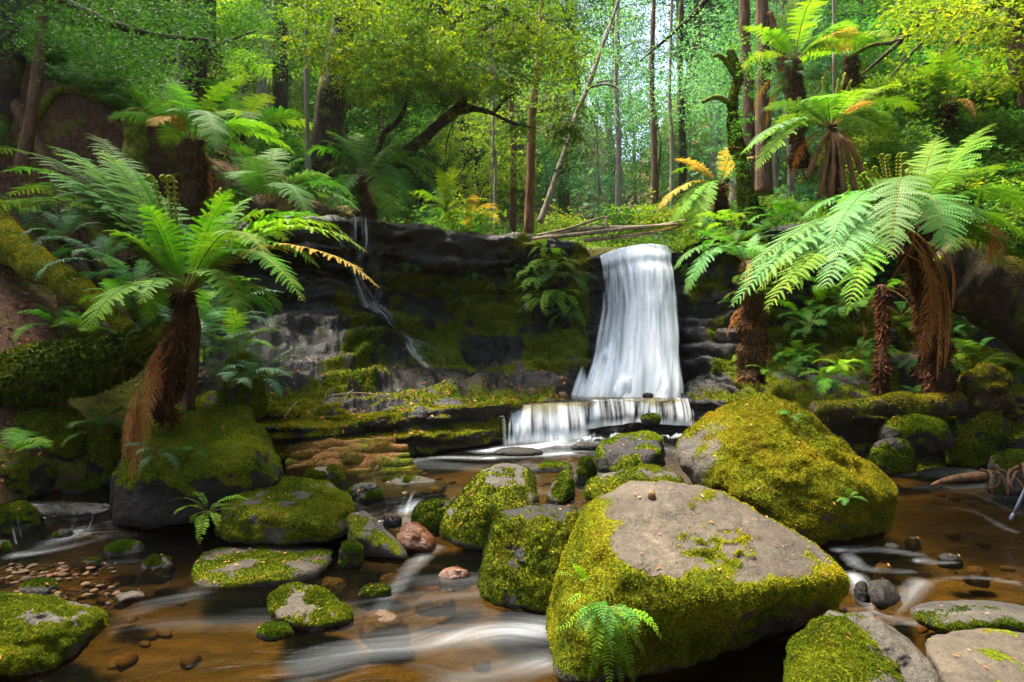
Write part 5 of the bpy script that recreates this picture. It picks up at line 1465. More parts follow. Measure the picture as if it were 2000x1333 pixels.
tree_fern("distant bright tree fern with flat crown among the trunks at upper left", P(425, 100, 15.5), P(420, 270, 16), 15, 2.0, ['bright', 'green'], 16, 0.12, 0.15, 2)
tree_fern("second distant bright tree fern lower down behind the first at upper left", P(470, 265, 14.0), P(470, 350, 14.2), 13, 1.8, ['bright', 'green'], 17, 0.12, 0.15, 2)
c8 = P(1462, 515, 9.6)
H8 = [(P(1316, 527, 9.3), 0.28, 'frond_pale', 0.22), (P(1340, 572, 9.0), 0.35, 'frond_pale', 0.22), (P(1500, 488, 9.4), 0.25, 'frond_pale', 0.2), (P(1430, 485, 9.9), 0.3, 'frond_pale', 0.2), (P(1390, 500, 10.1), 0.3, 'frond_teal', 0.2)]
tree_fern("small pale blue-green tree fern leaning out beside the waterfall's right edge", c8, P(1475, 680, 10.2), 4, 0.8, ['pale', 'teal'], 18, 0.10, 0.14, 3, 0, H8, bl=3000)
c9 = P(1552, 118, 12.5)
H9 = [(P(1490, 72, 12.4), 0.3, 'frond_bright', 0.3), (P(1600, 30, 12.6), 0.1, 'frond_bright', 0.36), (P(1660, 45, 12.8), 0.12, 'frond_bright', 0.36), (P(1640, 90, 12.2), 0.25, 'frond_bright', 0.34), (P(1510, 20, 12.8), 0.1, 'frond_bright', 0.34), (P(1550, 0, 12.8), 0.08, 'frond_bright', 0.34), (P(1700, 95, 12.8), 0.2, 'frond_green', 0.34)]
t9 = tree_fern("tall tree fern at upper right whose trunk wears a collar of dark strap leaves", c9, P(1560, 330, 12.8), 5, 1.5, ['bright'], 19, 0.13, 0.16, 2, 0, H9, bl=2000)
cz = P(1550, 155, 12.4)
ep = thing("strap_fern", "clump of dark blue-green strap leaves hugging the tall tree fern's trunk", "fern", cz)
for i in range(46):
    a = rg.uniform(0, 6.28)
    add("frond", UF['teal' if i % 3 else 'strap'][[3, 6, 2][i % 3]], ep, (0.15 * math.cos(a), 0.15 * math.sin(a), rg.uniform(-0.25, 0.25)), (0, 0, a), rg.uniform(0.35, 0.6))
c10 = P(1662, 112, 13.5)
H10 = [(P(1652, 55, 13.2), 0.2, 'frond_gold', 0.26), (P(1590, 85, 13.2), 0.25, 'frond_gold', 0.3), (P(1720, 35, 13.4), 0.1, 'frond_bright', 0.3), (P(1750, 100, 13.2), 0.25, 'frond_green', 0.3), (P(1700, 75, 13.0), 0.2, 'frond_green', 0.3)]
tree_fern("tree fern at upper right with one yellowing frond, right of the strap-leaved one", c10, P(1660, 300, 13.8), 6, 1.4, ['green', 'bright'], 20, 0.16, 0.18, 2, 0, H10)
c11 = P(1405, 362, 12.6)
H11 = [(P(1286, 410, 12.2), 0.2, 'frond_gold', 0.3), (P(1300, 395, 12.6), 0.22, 'frond_pale', 0.3), (P(1318, 432, 11.9), 0.2, 'frond_bright', 0.3), (P(1350, 330, 12.8), 0.2, 'frond_gold', 0.28), (P(1440, 320, 12.8), 0.2, 'frond_bright', 0.3), (P(1360, 440, 11.8), 0.3, 'frond_bright', 0.3)]
tree_fern("sunlit yellowish tree fern at the lip just right of the waterfall's top", c11, P(1410, 440, 12.7), 5, 1.2, ['bright', 'gold', 'green'], 21, 0.12, 0.15, 3, 0, H11)
tree_fern("upright bright fern high on the right slope with vertical fronds", P(1850, 205, 11.5), P(1850, 245, 11.6), 15, 1.15, ['bright', 'green'], 22, 0.10, 0.12, 3, shapes=[0, 4, 0, 5], name='tree_fern')
tree_fern("thin tree fern trunk with hanging roots under the pale frond, centre of right bank", P(1722, 560, 8.9), P(1718, 768, 8.7), 3, 0.6, ['green'], 23, 0.06, 0.07, 3, bl=2200)
tree_fern("reddish shaggy trunk of a tree fern right beside the foot of the waterfall", P(1470, 600, 10.0), P(1468, 745, 9.9), 4, 0.7, ['green', 'deep'], 24, 0.16, 0.17, 5, bl=3500)

# ------------------------------------------------------------------ ground ferns
def clump(label, p, n, sc, keys, seed, group=None, shapes=(1, 2, 3, 5, 0), az=None, name='ground_fern', tilt=0.2):
    rg = np.random.RandomState(seed)
    root = thing(name, label, 'fern', p, group)
    for i in range(n):
        a = i * 2.399 + rg.uniform(-0.3, 0.3) if az is None else rg.uniform(*az)
        add("frond", UF[keys[rg.randint(len(keys))]][shapes[rg.randint(len(shapes))]], root, (0, 0, 0), (rg.uniform(-tilt, tilt), rg.uniform(-tilt, tilt), a), sc * rg.uniform(0.7, 1.15))
    return root
clump("bright lime fern cluster on the cliff lip, left of centre", P(870, 415, 13.2), 14, 1.0, ['bright'], 1, shapes=(0, 1, 2, 5, 4))
clump("second bright lime fern just right of the first on the lip", P(920, 425, 13.5), 10, 0.8, ['bright', 'gold'], 2)
clump("green cushion fern drooping over the very crest of the waterfall", P(1285, 470, 12.6), 12, 0.5, ['teal', 'pale'], 3, shapes=(2, 3, 6))
# blue-green ferns on the left bank
for i, (px, py, Y, sc, ky) in enumerate([(130, 470, 8.6, 0.8, 'teal'), (200, 520, 8.3, 0.9, 'teal'), (265, 560, 8.0, 0.8, 'teal'), (230, 590, 7.9, 0.6, 'green'), (110, 640, 8.2, 0.55, 'green'), (180, 660, 8.0, 0.55, 'green'),
                                         (430, 640, 7.7, 0.9, 'teal'), (465, 690, 7.5, 0.75, 'green'), (400, 700, 7.3, 0.8, 'teal'), (450, 760, 7.2, 0.75, 'teal'), (420, 600, 8.2, 0.8, 'green'), (360, 680, 7.2, 0.7, 'teal'), (505, 745, 7.4, 0.6, 'teal')]):
    clump(["blue-green fern at the top of the left bank beside the mossy log", "blue-green fern under the large tree fern's left fronds", "dense blue-green fern against the large tree fern's crown on its left", "short green fern at the lower end of the mossy log",
           "feathery green fern on the mossy hummock by the litter bank", "low fern in front of the mossy hummock at left", "blue-green fern arching right of the tree fern's trunk", "green fern on the bright moss hummock", "fern at mid height just behind the dark side stem",
           "blue-green fern trailing over the massive boulder's back edge", "fern highest up right of the tree fern trunk", "fern tucked between trunk and side stem", "fern at the right end of the ledge beside the grey apron"][i],
          P(px, py, Y), 10, sc, [ky], 30 + i, group="ground ferns on the left bank")
clump("small dark fern rooted on the massive left boulder's front edge", P(305, 890, 6.15), 9, 0.36, ['teal', 'deep'], 51, shapes=(2, 3, 6))
clump("tiny dark fern on the massive boulder's slanting top, right of the small one", P(380, 880, 6.2), 6, 0.22, ['deep'], 52, shapes=(2, 3, 6))
clump("bright green strap fern hanging by the dark water left of the domed boulder", P(405, 1005, 5.75), 12, 0.40, ['strapb'], 53, shapes=(1, 2, 3, 6))
clump("fern drooping over the rock at the left edge", P(20, 890, 6.5), 8, 0.6, ['green'], 54, shapes=(2, 3, 5))
clump("dark fern in the gap between the left mound and the massive boulder", P(195, 850, 6.9), 9, 0.55, ['deep'], 55, shapes=(2, 3, 1))
clump("feathery fern on the golden mossy boulder's lower right face", P(1655, 975, 5.78), 9, 0.17, ['green', 'deep'], 56, shapes=(2, 3, 6, 0))
clump("small dark fern in the hollow of the golden mossy boulder's crest", P(1545, 815, 6.4), 7, 0.20, ['deep'], 57, shapes=(1, 2, 3))
clump("grassy tuft fern on the apron right of the massive boulder", P(530, 745, 7.9), 9, 0.35, ['strapb'], 58)
# the strap fern on the giant boulder's near face
g1 = clump("glossy strap fern with long hanging fronds on the giant boulder's near face", P(1175, 1195, 3.52), 15, 0.34, ['strap', 'strapb'], 59, shapes=(2, 3, 6), az=(-2.6, -0.2))
for i, (tx, ty) in enumerate(((1090, 1180), (1150, 1330), (1190, 1360), (1230, 1320), (1260, 1280), (1215, 1345), (1165, 1310), (1240, 1350), (1080, 1235))):
    a, b = P(1165 + 4 * i, 1185, 3.50), P(tx, ty, 3.30)
    frond_obj("frond", g1, [a, a * 0.6 + b * 0.4 + np.array([0, -0.10, 0.10]), a * 0.25 + b * 0.75 + np.array([0, -0.06, 0.04]), b], 0.034, 'frond_green' if i % 2 else 'frond_bright', 900 + i, np.array(g1.location), M_=30, npin=4, simple=True, stipe=0.12, droop=0.1, rach=0.003, ang=1.3)
g2 = clump("small pale fern with short stubby fronds above the glossy strap fern", P(1140, 1145, 3.66), 7, 0.22, ['strapb'], 60, shapes=(0, 1, 4, 5), az=(-2.9, -0.3))
# dark ferns covering the steep left slope
rl = np.random.RandomState(21)
for i in range(80):
    px, Y = (rl.uniform(-20, 420), rl.uniform(8.8, 14.0)) if i < 46 else (rl.uniform(30, 260), rl.uniform(10.5, 15.5))
    x = (px - 1000) * Y / F_PX
    z = float(ground_h(np.array([x]), np.array([Y]))[0])
    if z < 1.2:
        continue
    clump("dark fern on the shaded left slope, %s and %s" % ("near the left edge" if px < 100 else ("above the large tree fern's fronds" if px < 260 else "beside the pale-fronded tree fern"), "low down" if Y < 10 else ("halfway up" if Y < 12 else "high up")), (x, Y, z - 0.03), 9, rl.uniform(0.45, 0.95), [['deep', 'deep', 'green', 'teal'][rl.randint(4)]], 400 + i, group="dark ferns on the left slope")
# ferns clinging to the wet wall
for i, (px, py, sc, ky) in enumerate([(1085, 520, 0.55, 'strapb'), (1100, 545, 0.6, 'strap'), (1080, 570, 0.6, 'strapb'), (1095, 595, 0.6, 'strapb'), (1075, 600, 0.55, 'strapb'), (1110, 610, 0.5, 'strap'), (1060, 545, 0.45, 'strapb'), (1045, 530, 0.4, 'strapb'), (1070, 500, 0.4, 'strapb'),
                                      (930, 545, 0.35, 'deep'), (990, 535, 0.35, 'strap'), (970, 560, 0.3, 'green'), (880, 560, 0.35, 'deep'), (810, 530, 0.35, 'deep'), (900, 590, 0.3, 'deep'), (1020, 520, 0.35, 'strap')]):
    p = on_cliff(px, py, 0.12)
    clump("strap fern hanging from the dark wall in the clump left of the waterfall" if i < 9 else "tiny dark fern clinging to the shaded mossy wall of the horseshoe", p, 13 if i < 9 else 8, sc * (1.45 if i < 9 else 1.3), [ky if i % 3 or i > 8 else 'strapb'], 70 + i,
          group="strap ferns on the wall left of the waterfall" if i < 9 else "tiny ferns on the horseshoe wall", shapes=(2, 3, 6, 6), az=(-2.9, -0.25), name='wall_fern')
# right bank ferns
RB = [(1700, 590, 9.3, .5, 'green'), (1650, 600, 9.5, .55, 'strap'), (1600, 560, 9.9, .5, 'green'), (1580, 640, 9.7, .5, 'strap'), (1620, 740, 9.1, .5, 'green'), (1640, 720, 9.0, .4, 'bright'), (1500, 735, 9.7, .4, 'green'), (1540, 720, 9.6, .5, 'deep'), (1900, 640, 9.2, .5, 'strap'), (1950, 660, 9.1, .5, 'deep'), (1990, 720, 8.8, .45, 'strap'),
      (1760, 620, 9.3, .5, 'strap'), (1870, 690, 9.2, .5, 'deep'), (1440, 480, 10.6, .6, 'green'), (1480, 470, 10.6, .6, 'teal'), (1420, 440, 11.4, .6, 'bright'), (1395, 470, 11.2, .55, 'green'), (1360, 455, 12.0, .5, 'bright'), (1520, 430, 10.9, .6, 'green'), (1560, 420, 10.8, .6, 'green'), (1340, 440, 12.4, .5, 'bright'), (1680, 690, 9.3, .4, 'strap'), (1930, 560, 9.6, .6, 'green'), (1800, 780, 8.7, .4, 'deep')]
rb_ = np.random.RandomState(31)
for i in range(34):
    px, py = rb_.uniform(1440, 2010), rb_.uniform(500, 755)
    q_ = on_cliff(px, py, 0.05)
    clump("fern rooted in the right bank wall, %s%s" % ("just right of the waterfall" if px < 1560 else ("left of the thin hanging-root trunk" if px < 1700 else ("under the largest right tree fern" if px < 1860 else "below the great fallen trunk")), ", near the top" if py < 590 else (", halfway down" if py < 680 else ", near the foot")), q_, 9, rb_.uniform(0.4, 0.75), [['green', 'deep', 'strap', 'bright', 'green'][rb_.randint(5)]], 500 + i, group="ferns rooted in the right bank wall", shapes=(1, 2, 3, 6, 5), az=(-3.0, -0.1))
for i, (px, py, Y, sc, ky) in enumerate(RB):
    clump("%s fern on the right bank %s" % ({"green": "green", "strap": "strap-leaved", "bright": "bright green", "deep": "dark green", "teal": "blue-green"}[ky], "above the waterfall's right edge" if py < 500 and px < 1470 else ("below the black mossy tree" if py < 500 else ("beside the shaggy fern trunk" if px < 1600 else ("left of the thin hanging-root trunk" if px < 1712 else ("under the brown frond skirt" if px < 1880 else "under the great fallen trunk"))))), P(px, py, Y), 9, sc, [ky], 100 + i, group="ferns on the shaded right bank", shapes=(1, 2, 3, 5, 6))
# ------------------------------------------------------------------ leaves, trees, shrubs
def leaf_spray(tips, rad, nleaf, leaf, seed, flat=0.22, droop=0.25, tintc=0.5, wide=0.45):
    r = np.random.RandomState(seed)
    T = len(tips)
    a = r.uniform(0, 6.283, (T, 1)) + r.randint(0, 6, (T, nleaf)) * 1.047 + r.normal(0, 0.16, (T, nleaf))
    rr = rad * np.sqrt(r.uniform(0, 1, (T, nleaf))) * r.uniform(0.7, 1.25, (T, 1))
    tilt = r.normal(0, 0.25, (T, 2))
    dx, dy = rr * np.cos(a), rr * np.sin(a)
    dz = dx * tilt[:, :1] + dy * tilt[:, 1:] - droop * rr ** 2 / rad + r.normal(0, flat * rad * 0.35, (T, nleaf))
    p = np.stack([dx, dy, dz], -1) + np.asarray(tips)[:, None, :]
    n = T * nleaf
    p = p.reshape(-1, 3)
    ax = np.stack([np.cos(a), np.sin(a), -0.2 + 0 * a], -1).reshape(-1, 3) + r.normal(0, 0.55, (n, 3))
    ax = norm(ax)
    nr = norm(np.array([0, 0, 1.0]) + r.normal(0, 0.55, (n, 3)))
    b = norm(np.cross(nr, ax))
    l = leaf * r.uniform(0.65, 1.35, n)[:, None]
    V = np.stack([p, p + ax * l * 0.5 + b * l * wide * 0.5, p + ax * l, p + ax * l * 0.5 - b * l * wide * 0.5], 1).reshape(-1, 3)
    q = np.arange(4 * n).reshape(-1, 4)
    # leaves towards the outside of a spray are lighter and yellower
    tn = tintc + 0.22 * (rr / rad - 0.5) + r.normal(0, 0.10, (T, nleaf)) + r.normal(0, 0.13, (T, 1))
    return V, q, np.repeat(np.clip(tn.ravel(), 0, 1), 4)

def crown_tips(n, rx, ry, rz, seed, layers=0, shell=0.45):
    r = np.random.RandomState(seed)
    d = norm(r.normal(0, 1, (n, 3)))
    rad = r.uniform(shell, 1.0, n) ** 0.7
    p = d * rad[:, None] * np.array([rx, ry, rz])
    p[:, :2] *= 1 + 0.25 * np.sin(3 * np.arctan2(p[:, 1], p[:, 0]) + seed)[:, None]
    if layers:
        z = p[:, 2] / rz
        p[:, 2] = rz * (np.round(z * layers) / layers + r.normal(0, 0.05, n))
    return p

def crown_mesh(name, n, rx, ry, rz, rad, nleaf, leaf, mat, seed, layers=0, cz=0.0, shell=0.45, **kw):
    tips = crown_tips(n, rx, ry, rz, seed, layers, shell) + np.array([0, 0, cz])
    V, q, t = leaf_spray(tips, rad, nleaf, leaf, seed + 1, **kw)
    return mk_mesh(name, V, q, M[mat], False, {'tint': t}), tips

def trunk_limbs(h, r, seed, tips=None, lean=0.0, nl=10, hmin=0.35, mat='bark_brown', name="trunk", rough=0.2):
    rg = np.random.RandomState(seed)
    g = Geo()
    k = 7
    pts = [np.array([lean * h * (z ** 1.3) + rg.normal(0, 0.012 * h) * (z > 0), rg.normal(0, 0.012 * h) * (z > 0), z * h - (0.4 if z == 0 else 0)]) for z in np.linspace(0, 1, k)]
    V, q, t = tube(pts, [r * 1.45, r * 1.02, r * 0.92, r * 0.8, r * 0.6, r * 0.35, r * 0.12], 10, 34, rough, 2.5, seed)
    g.add(V, t, q)
    if tips is not None:
        c = catmull(np.array(pts), 40)
        for i in rg.choice(len(tips), min(nl, len(tips)), replace=False):
            e = tips[i]
            z0 = np.clip(e[2] - rg.uniform(0.15, 0.35) * np.linalg.norm(e[:2]) - 0.2, hmin * h * 0.8, h * 0.97)
            j = int(np.clip(z0 / h * 39, 0, 39))
            s = c[j]
            m = (s + e) / 2 + np.array([0, 0, 0.10 * np.linalg.norm(e - s)]) + rg.normal(0, 0.05, 3)
            rb = max(0.012, r * 0.28)
            V, q, t = tube([s, m, e], [rb, rb * 0.6, rb * 0.2], 5, 10, 0.1, 3, i, cap=False)
            g.add(V, t, q)
    return g.mesh(name, [M[mat]])

# tree kinds: (name, trunk mesh, crown mesh)
KINDS = {}
def kind(key, h, r, crown, tmat, seed, lean=0.0, nl=14, hmin=0.35):
    me, tips = crown
    KINDS[key] = (trunk_limbs(h, r, seed, tips, lean, nl, hmin, tmat), me)
# understorey (small-leaved, layered)
kind('under_a', 6.5, 0.07, crown_mesh("crown", 210, 1.9, 1.9, 2.6, 0.42, 38, 0.10, 'leaf_mid', 1, 9, cz=4.2), 'bark_brown', 1)
kind('under_b', 5.0, 0.06, crown_mesh("crown", 190, 1.7, 1.7, 1.9, 0.42, 38, 0.095, 'leaf_lime', 2, 7, cz=3.2), 'bark_dark', 2, 0.08)
kind('under_c', 8.0, 0.08, crown_mesh("crown", 240, 2.2, 2.2, 3.2, 0.46, 38, 0.105, 'leaf_blue', 3, 8, cz=5.0), 'bark_grey', 3, -0.05)
kind('under_d', 6.0, 0.07, crown_mesh("crown", 220, 2.0, 2.0, 2.4, 0.42, 38, 0.095, 'leaf_dark', 4, 8, cz=3.8), 'bark_dark', 4)
# tall forest trees
kind('tall_a', 26, 0.30, crown_mesh("crown", 420, 3.6, 3.6, 8.5, 0.95, 48, 0.17, 'leaf_mid', 5, 12, cz=18), 'bark_brown', 5, 0.01, 22, 0.3)
kind('tall_b', 30, 0.26, crown_mesh("crown", 420, 3.2, 3.2, 10.5, 0.95, 48, 0.17, 'leaf_blue', 6, 14, cz=19), 'bark_grey', 6, -0.015, 22, 0.25)
kind('tall_c', 22, 0.24, crown_mesh("crown", 400, 3.8, 3.8, 8.0, 0.95, 48, 0.16, 'leaf_dark', 7, 11, cz=13.5), 'bark_dark', 7, 0.02, 22, 0.25)
kind('tall_d', 24, 0.22, crown_mesh("crown", 400, 3.4, 3.4, 8.5, 0.90, 48, 0.16, 'leaf_lime', 8, 12, cz=15), 'bark_grey', 8, 0.0, 22, 0.25)
SHRUB = [crown_mesh("foliage", 70, 0.8, 0.8, 0.65, 0.26, 34, 0.08, m_, 20 + i, 4, cz=0.55, shell=0.3)[0] for i, m_ in enumerate(('leaf_mid', 'leaf_lime', 'leaf_dark', 'leaf_blue'))]

def put_tree(key, label, x, y, rz, sc, group=None, z=None, name='tree', cat='tree'):
    z = float(ground_h(np.array([x]), np.array([y]))[0]) if z is None else z
    root = thing(name, label, cat, (x, y, z - 0.1), group, rz)
    t, c = KINDS[key]
    add("trunk", t, root, None, None, sc)
    add("crown", c, root, None, None, sc)
    return root

rt_ = np.random.RandomState(42)
def where(sx):
    for lim, w in ((-0.62, "at the far left"), (-0.42, "above the large left tree fern"), (-0.24, "left of the leaning myrtle"), (-0.06, "behind the leaning myrtle"), (0.10, "left of the misty gap"), (0.28, "in the misty gap above the waterfall"), (0.42, "behind the black mossy tree"), (0.62, "behind the upper right tree ferns")):
        if sx < lim:
            return w
    return "at the far right"
LBL = {'tall_a': "tall brown-trunked forest tree with mid green crown far behind the falls", 'tall_b': "tall pale-trunked forest tree with blue-green crown far behind the falls", 'tall_c': "tall dark-trunked forest tree with dark crown far behind the falls", 'tall_d': "tall grey-trunked forest tree with lime green crown far behind the falls",
       'under_a': "slim understorey tree with mid green layered foliage behind the falls", 'under_b': "low lime green understorey tree behind the falls", 'under_c': "slim blue-green understorey tree behind the falls", 'under_d': "dark green understorey tree behind the falls"}
# far forest
n = 0
for i in range(400):
    y = rt_.uniform(24, 78)
    sx = rt_.uniform(-0.95, 0.95)
    if 0.10 < sx < 0.27 and rt_.rand() < 0.85:
        continue
    x = sx * y
    key = ['tall_a', 'tall_b', 'tall_c', 'tall_d'][rt_.randint(4)] if sx > -0.15 else ['tall_a', 'tall_c', 'tall_c', 'tall_d'][rt_.randint(4)]
    if sx > 0.02 and sx < 0.45:
        key = ['tall_b', 'tall_b', 'tall_a', 'tall_d'][rt_.randint(4)]
    put_tree(key, LBL[key].replace('far behind the falls', where(sx)), x, y, rt_.uniform(0, 6.28), rt_.uniform(0.75, 1.15), "forest trees far behind the falls", name='forest_tree')
    n += 1
    if n >= 120:
        break
# understorey
n = 0
for i in range(500):
    y = rt_.uniform(15.5, 36)
    sx = rt_.uniform(-0.95, 0.95)
    x = sx * y
    key = ['under_a', 'under_b', 'under_c', 'under_d'][rt_.randint(4)]
    if sx < -0.2 and key == 'under_c':
        key = 'under_d' if rt_.rand() < 0.6 else 'under_a'
    if 0 < sx < 0.45 and key in ('under_d', 'under_b'):
        key = 'under_c'
    if 0.08 < sx < 0.27 and (y < 19 or rt_.rand() < 0.5):
        continue
    put_tree(key, LBL[key].replace('behind the falls', where(sx)), x, y, rt_.uniform(0, 6.28), rt_.uniform(0.7, 1.2), "understorey trees behind the falls", name='understorey_tree')
    n += 1
    if n >= 110:
        break
# shrubs on the plateau and the slopes
n = 0
for i in range(1200):
    y = rt_.uniform(10.5, 24)
    sx = rt_.uniform(-0.95, 0.95)
    x = sx * y
    z = float(ground_h(np.array([x]), np.array([y]))[0])
    if z < 2.6 or (-0.6 < sx < -0.25 and y < 13):
        continue
    k_ = rt_.randint(4)
    if sx < -0.2:
        k_ = 2 if rt_.rand() < 0.7 else 0
    o = thing("shrub", ["mid green leafy shrub in the undergrowth above the falls", "lime green leafy shrub in the undergrowth above the falls", "dark green leafy shrub in the undergrowth above the falls", "blue-green leafy shrub in the undergrowth above the falls"][k_].replace("above the falls", where(sx)), "shrub", (x, y, z - 0.05), "shrubs in the undergrowth", rt_.uniform(0, 6.28))
    add("foliage", SHRUB[k_], o, None, None, rt_.uniform(0.6, 1.25))
    n += 1
    if n >= 150:
        break
# leafy cover on the right slope
n = 0
for i in range(400):
    px, py = rt_.uniform(1680, 2040), rt_.uniform(40, 480)
    if py < 100 + (2000 - px) * 0.25:
        continue
    Y = np.interp(py, [40, 480], [13.5, 10.2])
    p = P(px, py, Y)
    k_ = [0, 1, 1, 0][rt_.randint(4)]
    o = thing("shrub", ["mid green", "lime green"][k_] + " creeping shrub on the right slope " + ("just below the top right bough" if py < 210 else ("beside the upright bright fern" if py < 320 and px < 1900 else ("at the right edge, halfway down" if py < 350 else ("behind the largest right tree fern" if px < 1860 else "at the right edge above the fallen trunk")))), "shrub", p - np.array([0, 0, 0.4]), "creeping shrubs on the right slope", rt_.uniform(0, 6.28))
    add("foliage", SHRUB[k_], o, None, None, rt_.uniform(0.6, 1.0))
    n += 1
    if n >= 55:
        break
# ferns in the undergrowth
n = 0
for i in range(700):
    y = rt_.uniform(10.2, 20)
    sx = rt_.uniform(-0.9, 0.9)
    x = sx * y
    z = float(ground_h(np.array([x]), np.array([y]))[0])
    if z < 3.0:
        continue
    ky = ['green', 'bright', 'deep', 'green'][rt_.randint(4)]
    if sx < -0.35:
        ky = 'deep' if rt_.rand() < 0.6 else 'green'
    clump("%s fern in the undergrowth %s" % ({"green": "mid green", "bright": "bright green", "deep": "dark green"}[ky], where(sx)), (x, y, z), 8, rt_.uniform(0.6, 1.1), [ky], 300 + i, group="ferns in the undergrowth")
    n += 1
    if n >= 55:
        break

# the wooded hillside that closes the valley
rf = np.random.RandomState(12)
fy = np.where(rf.rand(5200) < 0.25, rf.uniform(46, 66, 5200), rf.uniform(62, 150, 5200)); fx = rf.uniform(-0.95, 0.95, 5200) * fy
fz = ground_h(fx, fy)
keep = ~((fx / fy > 0.10) & (fx / fy < 0.27) & (rf.rand(5200) < 0.75))
ft = np.stack([fx, fy, fz + rf.uniform(0.2, 1, 5200) * np.where(fy < 62, 4, 15)], 1)[keep]
V, q, t = leaf_spray(ft, 2.2, 34, 0.62, 13, flat=0.5)
tag(add("far_wood", mk_mesh("far_wood", V, q, M['leaf_blue'], False, {'tint': t})), kind='stuff', label="far wooded hillside closing the valley behind the falls")

# ------------------------------------------------------------------ single trees one can point at
def pole_tree(label, pts, radii, mat, name='tree', crown=None, moss=0, seed=0, rough=0.15, cat='tree', seg=12, branches=()):
    pts = [np.array(p, float) for p in pts]
    root = thing(name, label, cat, pts[0])
    o0 = pts[0]
    V, q, t = tube(pts, radii, seg, len(pts) * 10, rough, 3.0, seed)
    g = Geo(); g.add(V - o0, t, q)
    tr = add("trunk", g.mesh("trunk", [M[mat]]), root)
    if moss:
        tt = q2t(q); N = vnormals(V, tt)
        if np.mean(np.sum(N * (V - V.mean(0)), 1)) < 0:
            tt = tt[:, ::-1]
        W, T, ti = tufts(V - o0, tt, np.ones(len(V)), moss, 0.05, np.random.RandomState(seed), hang=0.4)
        tag(add("moss", mk_mesh("moss", W, T, M['moss_deep'], False, {'tint': ti}), tr), kind='stuff')
    for b, rb in branches:
        b = [np.array(p, float) for p in b]
        V, q, t = tube(b, rb, 7, len(b) * 8, 0.15, 4, seed + 3)
        add("branch", mk_mesh("branch", V - o0, [t, q], M[mat]), root)
    if crown:
        for (c, n_, rx, ry, rz, rad, nl, leaf, lm, sd, lay) in crown:
            me, _ = crown_mesh("crown", n_, rx, ry, rz, rad, nl, leaf, lm, sd, lay)
            me.transform(Matrix.Translation(Vector(tuple(np.array(c) - o0))))
            add("crown", me, root)
    return root

# the leaning myrtle over the falls, with layered yellow-green sprays
mt = thing("myrtle_tree", "leaning dark-stemmed tree over the cliff with layered yellow-green foliage", "tree", P(700, 372, 13.2))
mo = np.array(mt.location)
def limb(pts, rr, nm="branch", sd=0):
    V, q, t = tube([P(*p) for p in pts], rr, 9, len(pts) * 9, 0.3, 4, sd)
    return add(nm, mk_mesh(nm, V - mo, [t, q], M['bark_dark']), mt)
limb([(690, 380, 13.2), (720, 340, 13.1), (765, 318, 13.0), (805, 290, 12.9), (845, 255, 12.8), (885, 222, 12.7), (915, 190, 12.7), (960, 150, 12.8)], [0.15, 0.13, 0.12, 0.115, 0.11, 0.10, 0.06, 0.03], "trunk", 1)
for i, (pp, rr) in enumerate([
    ([(700, 350, 13.2), (735, 300, 13.1), (750, 262, 13.1), (785, 225, 13.0), (800, 150, 13.0)], [0.08, 0.07, 0.06, 0.05, 0.02]),
    ([(720, 340, 13.1), (790, 325, 12.8), (815, 350, 12.7)], [0.06, 0.04, 0.02]),
    ([(885, 222, 12.7), (940, 215, 12.6), (1000, 240, 12.5), (1050, 252, 12.5)], [0.06, 0.05, 0.03, 0.015]),
    ([(905, 205, 12.7), (960, 220, 12.8), (985, 195, 12.8), (1010, 180, 12.8)], [0.05, 0.04, 0.03, 0.01]),
    ([(845, 255, 12.8), (830, 290, 12.7), (850, 310, 12.6)], [0.03, 0.025, 0.01]),
    ([(885, 45, 13.0), (925, 15, 13.0), (950, -15, 13.0)], [0.07, 0.09, 0.10]),
    ([(930, 10, 13.0), (990, 22, 13.0), (1030, 55, 13.0), (1060, 80, 13.0)], [0.07, 0.06, 0.05, 0.02]),
    ([(990, 25, 13.0), (950, 55, 12.8), (940, 80, 12.8)], [0.05, 0.03, 0.015]),
    ([(870, 300, 12.7), (875, 270, 12.7), (890, 225, 12.7)], [0.01, 0.012, 0.015])]):
    limb(pp, rr, "branch", 10 + i)
rgm = np.random.RandomState(9)
def hang_tips(spec):
    tips = []
    for (cx, cy, w, h, Y, dy, n_) in spec:
        for i in range(n_):
            tips.append(P(cx + rgm.uniform(-w, w), cy + rgm.uniform(-h, h) , Y + rgm.uniform(-dy, dy)))
    return np.array(tips)
tips = hang_tips([(700, 40, 130, 50, 12.6, 1.0, 85), (640, 110, 60, 35, 12.8, 0.8, 28), (780, 115, 100, 40, 12.4, 0.9, 70), (900, 100, 120, 50, 12.4, 0.9, 75), (930, 165, 90, 20, 12.2, 0.7, 42), (1000, 60, 120, 60, 12.8, 1.0, 70), (1080, 110, 70, 50, 12.9, 0.8, 30),
                  (860, 165, 110, 14, 12.2, 0.6, 30), (1060, 250, 60, 10, 12.5, 0.4, 10), (1110, 225, 40, 30, 12.8, 0.5, 14), (1120, 290, 25, 40, 12.8, 0.4, 10), (670, 170, 25, 6, 12.4, 0.3, 6), (850, 20, 150, 40, 13.0, 1.0, 55), (740, 185, 40, 10, 12.8, 0.4, 12)])
tips = tips[rgm.rand(len(tips)) < 0.8]
V, q, t = leaf_spray(tips - mo, 0.33, 90, 0.072, 91, flat=0.07, droop=0.35, tintc=0.50)
add("crown", mk_mesh("crown", V, q, M['leaf_myrtle'], False, {'tint': t}), mt)
tips2 = hang_tips([(770, 145, 18, 20, 12.9, 0.2, 10), (830, 195, 60, 12, 12.8, 0.25, 22), (900, 200, 50, 15, 12.8, 0.25, 14)])
V, q, t = leaf_spray(tips2 - mo, 0.25, 60, 0.05, 92, flat=0.8, tintc=0.2)
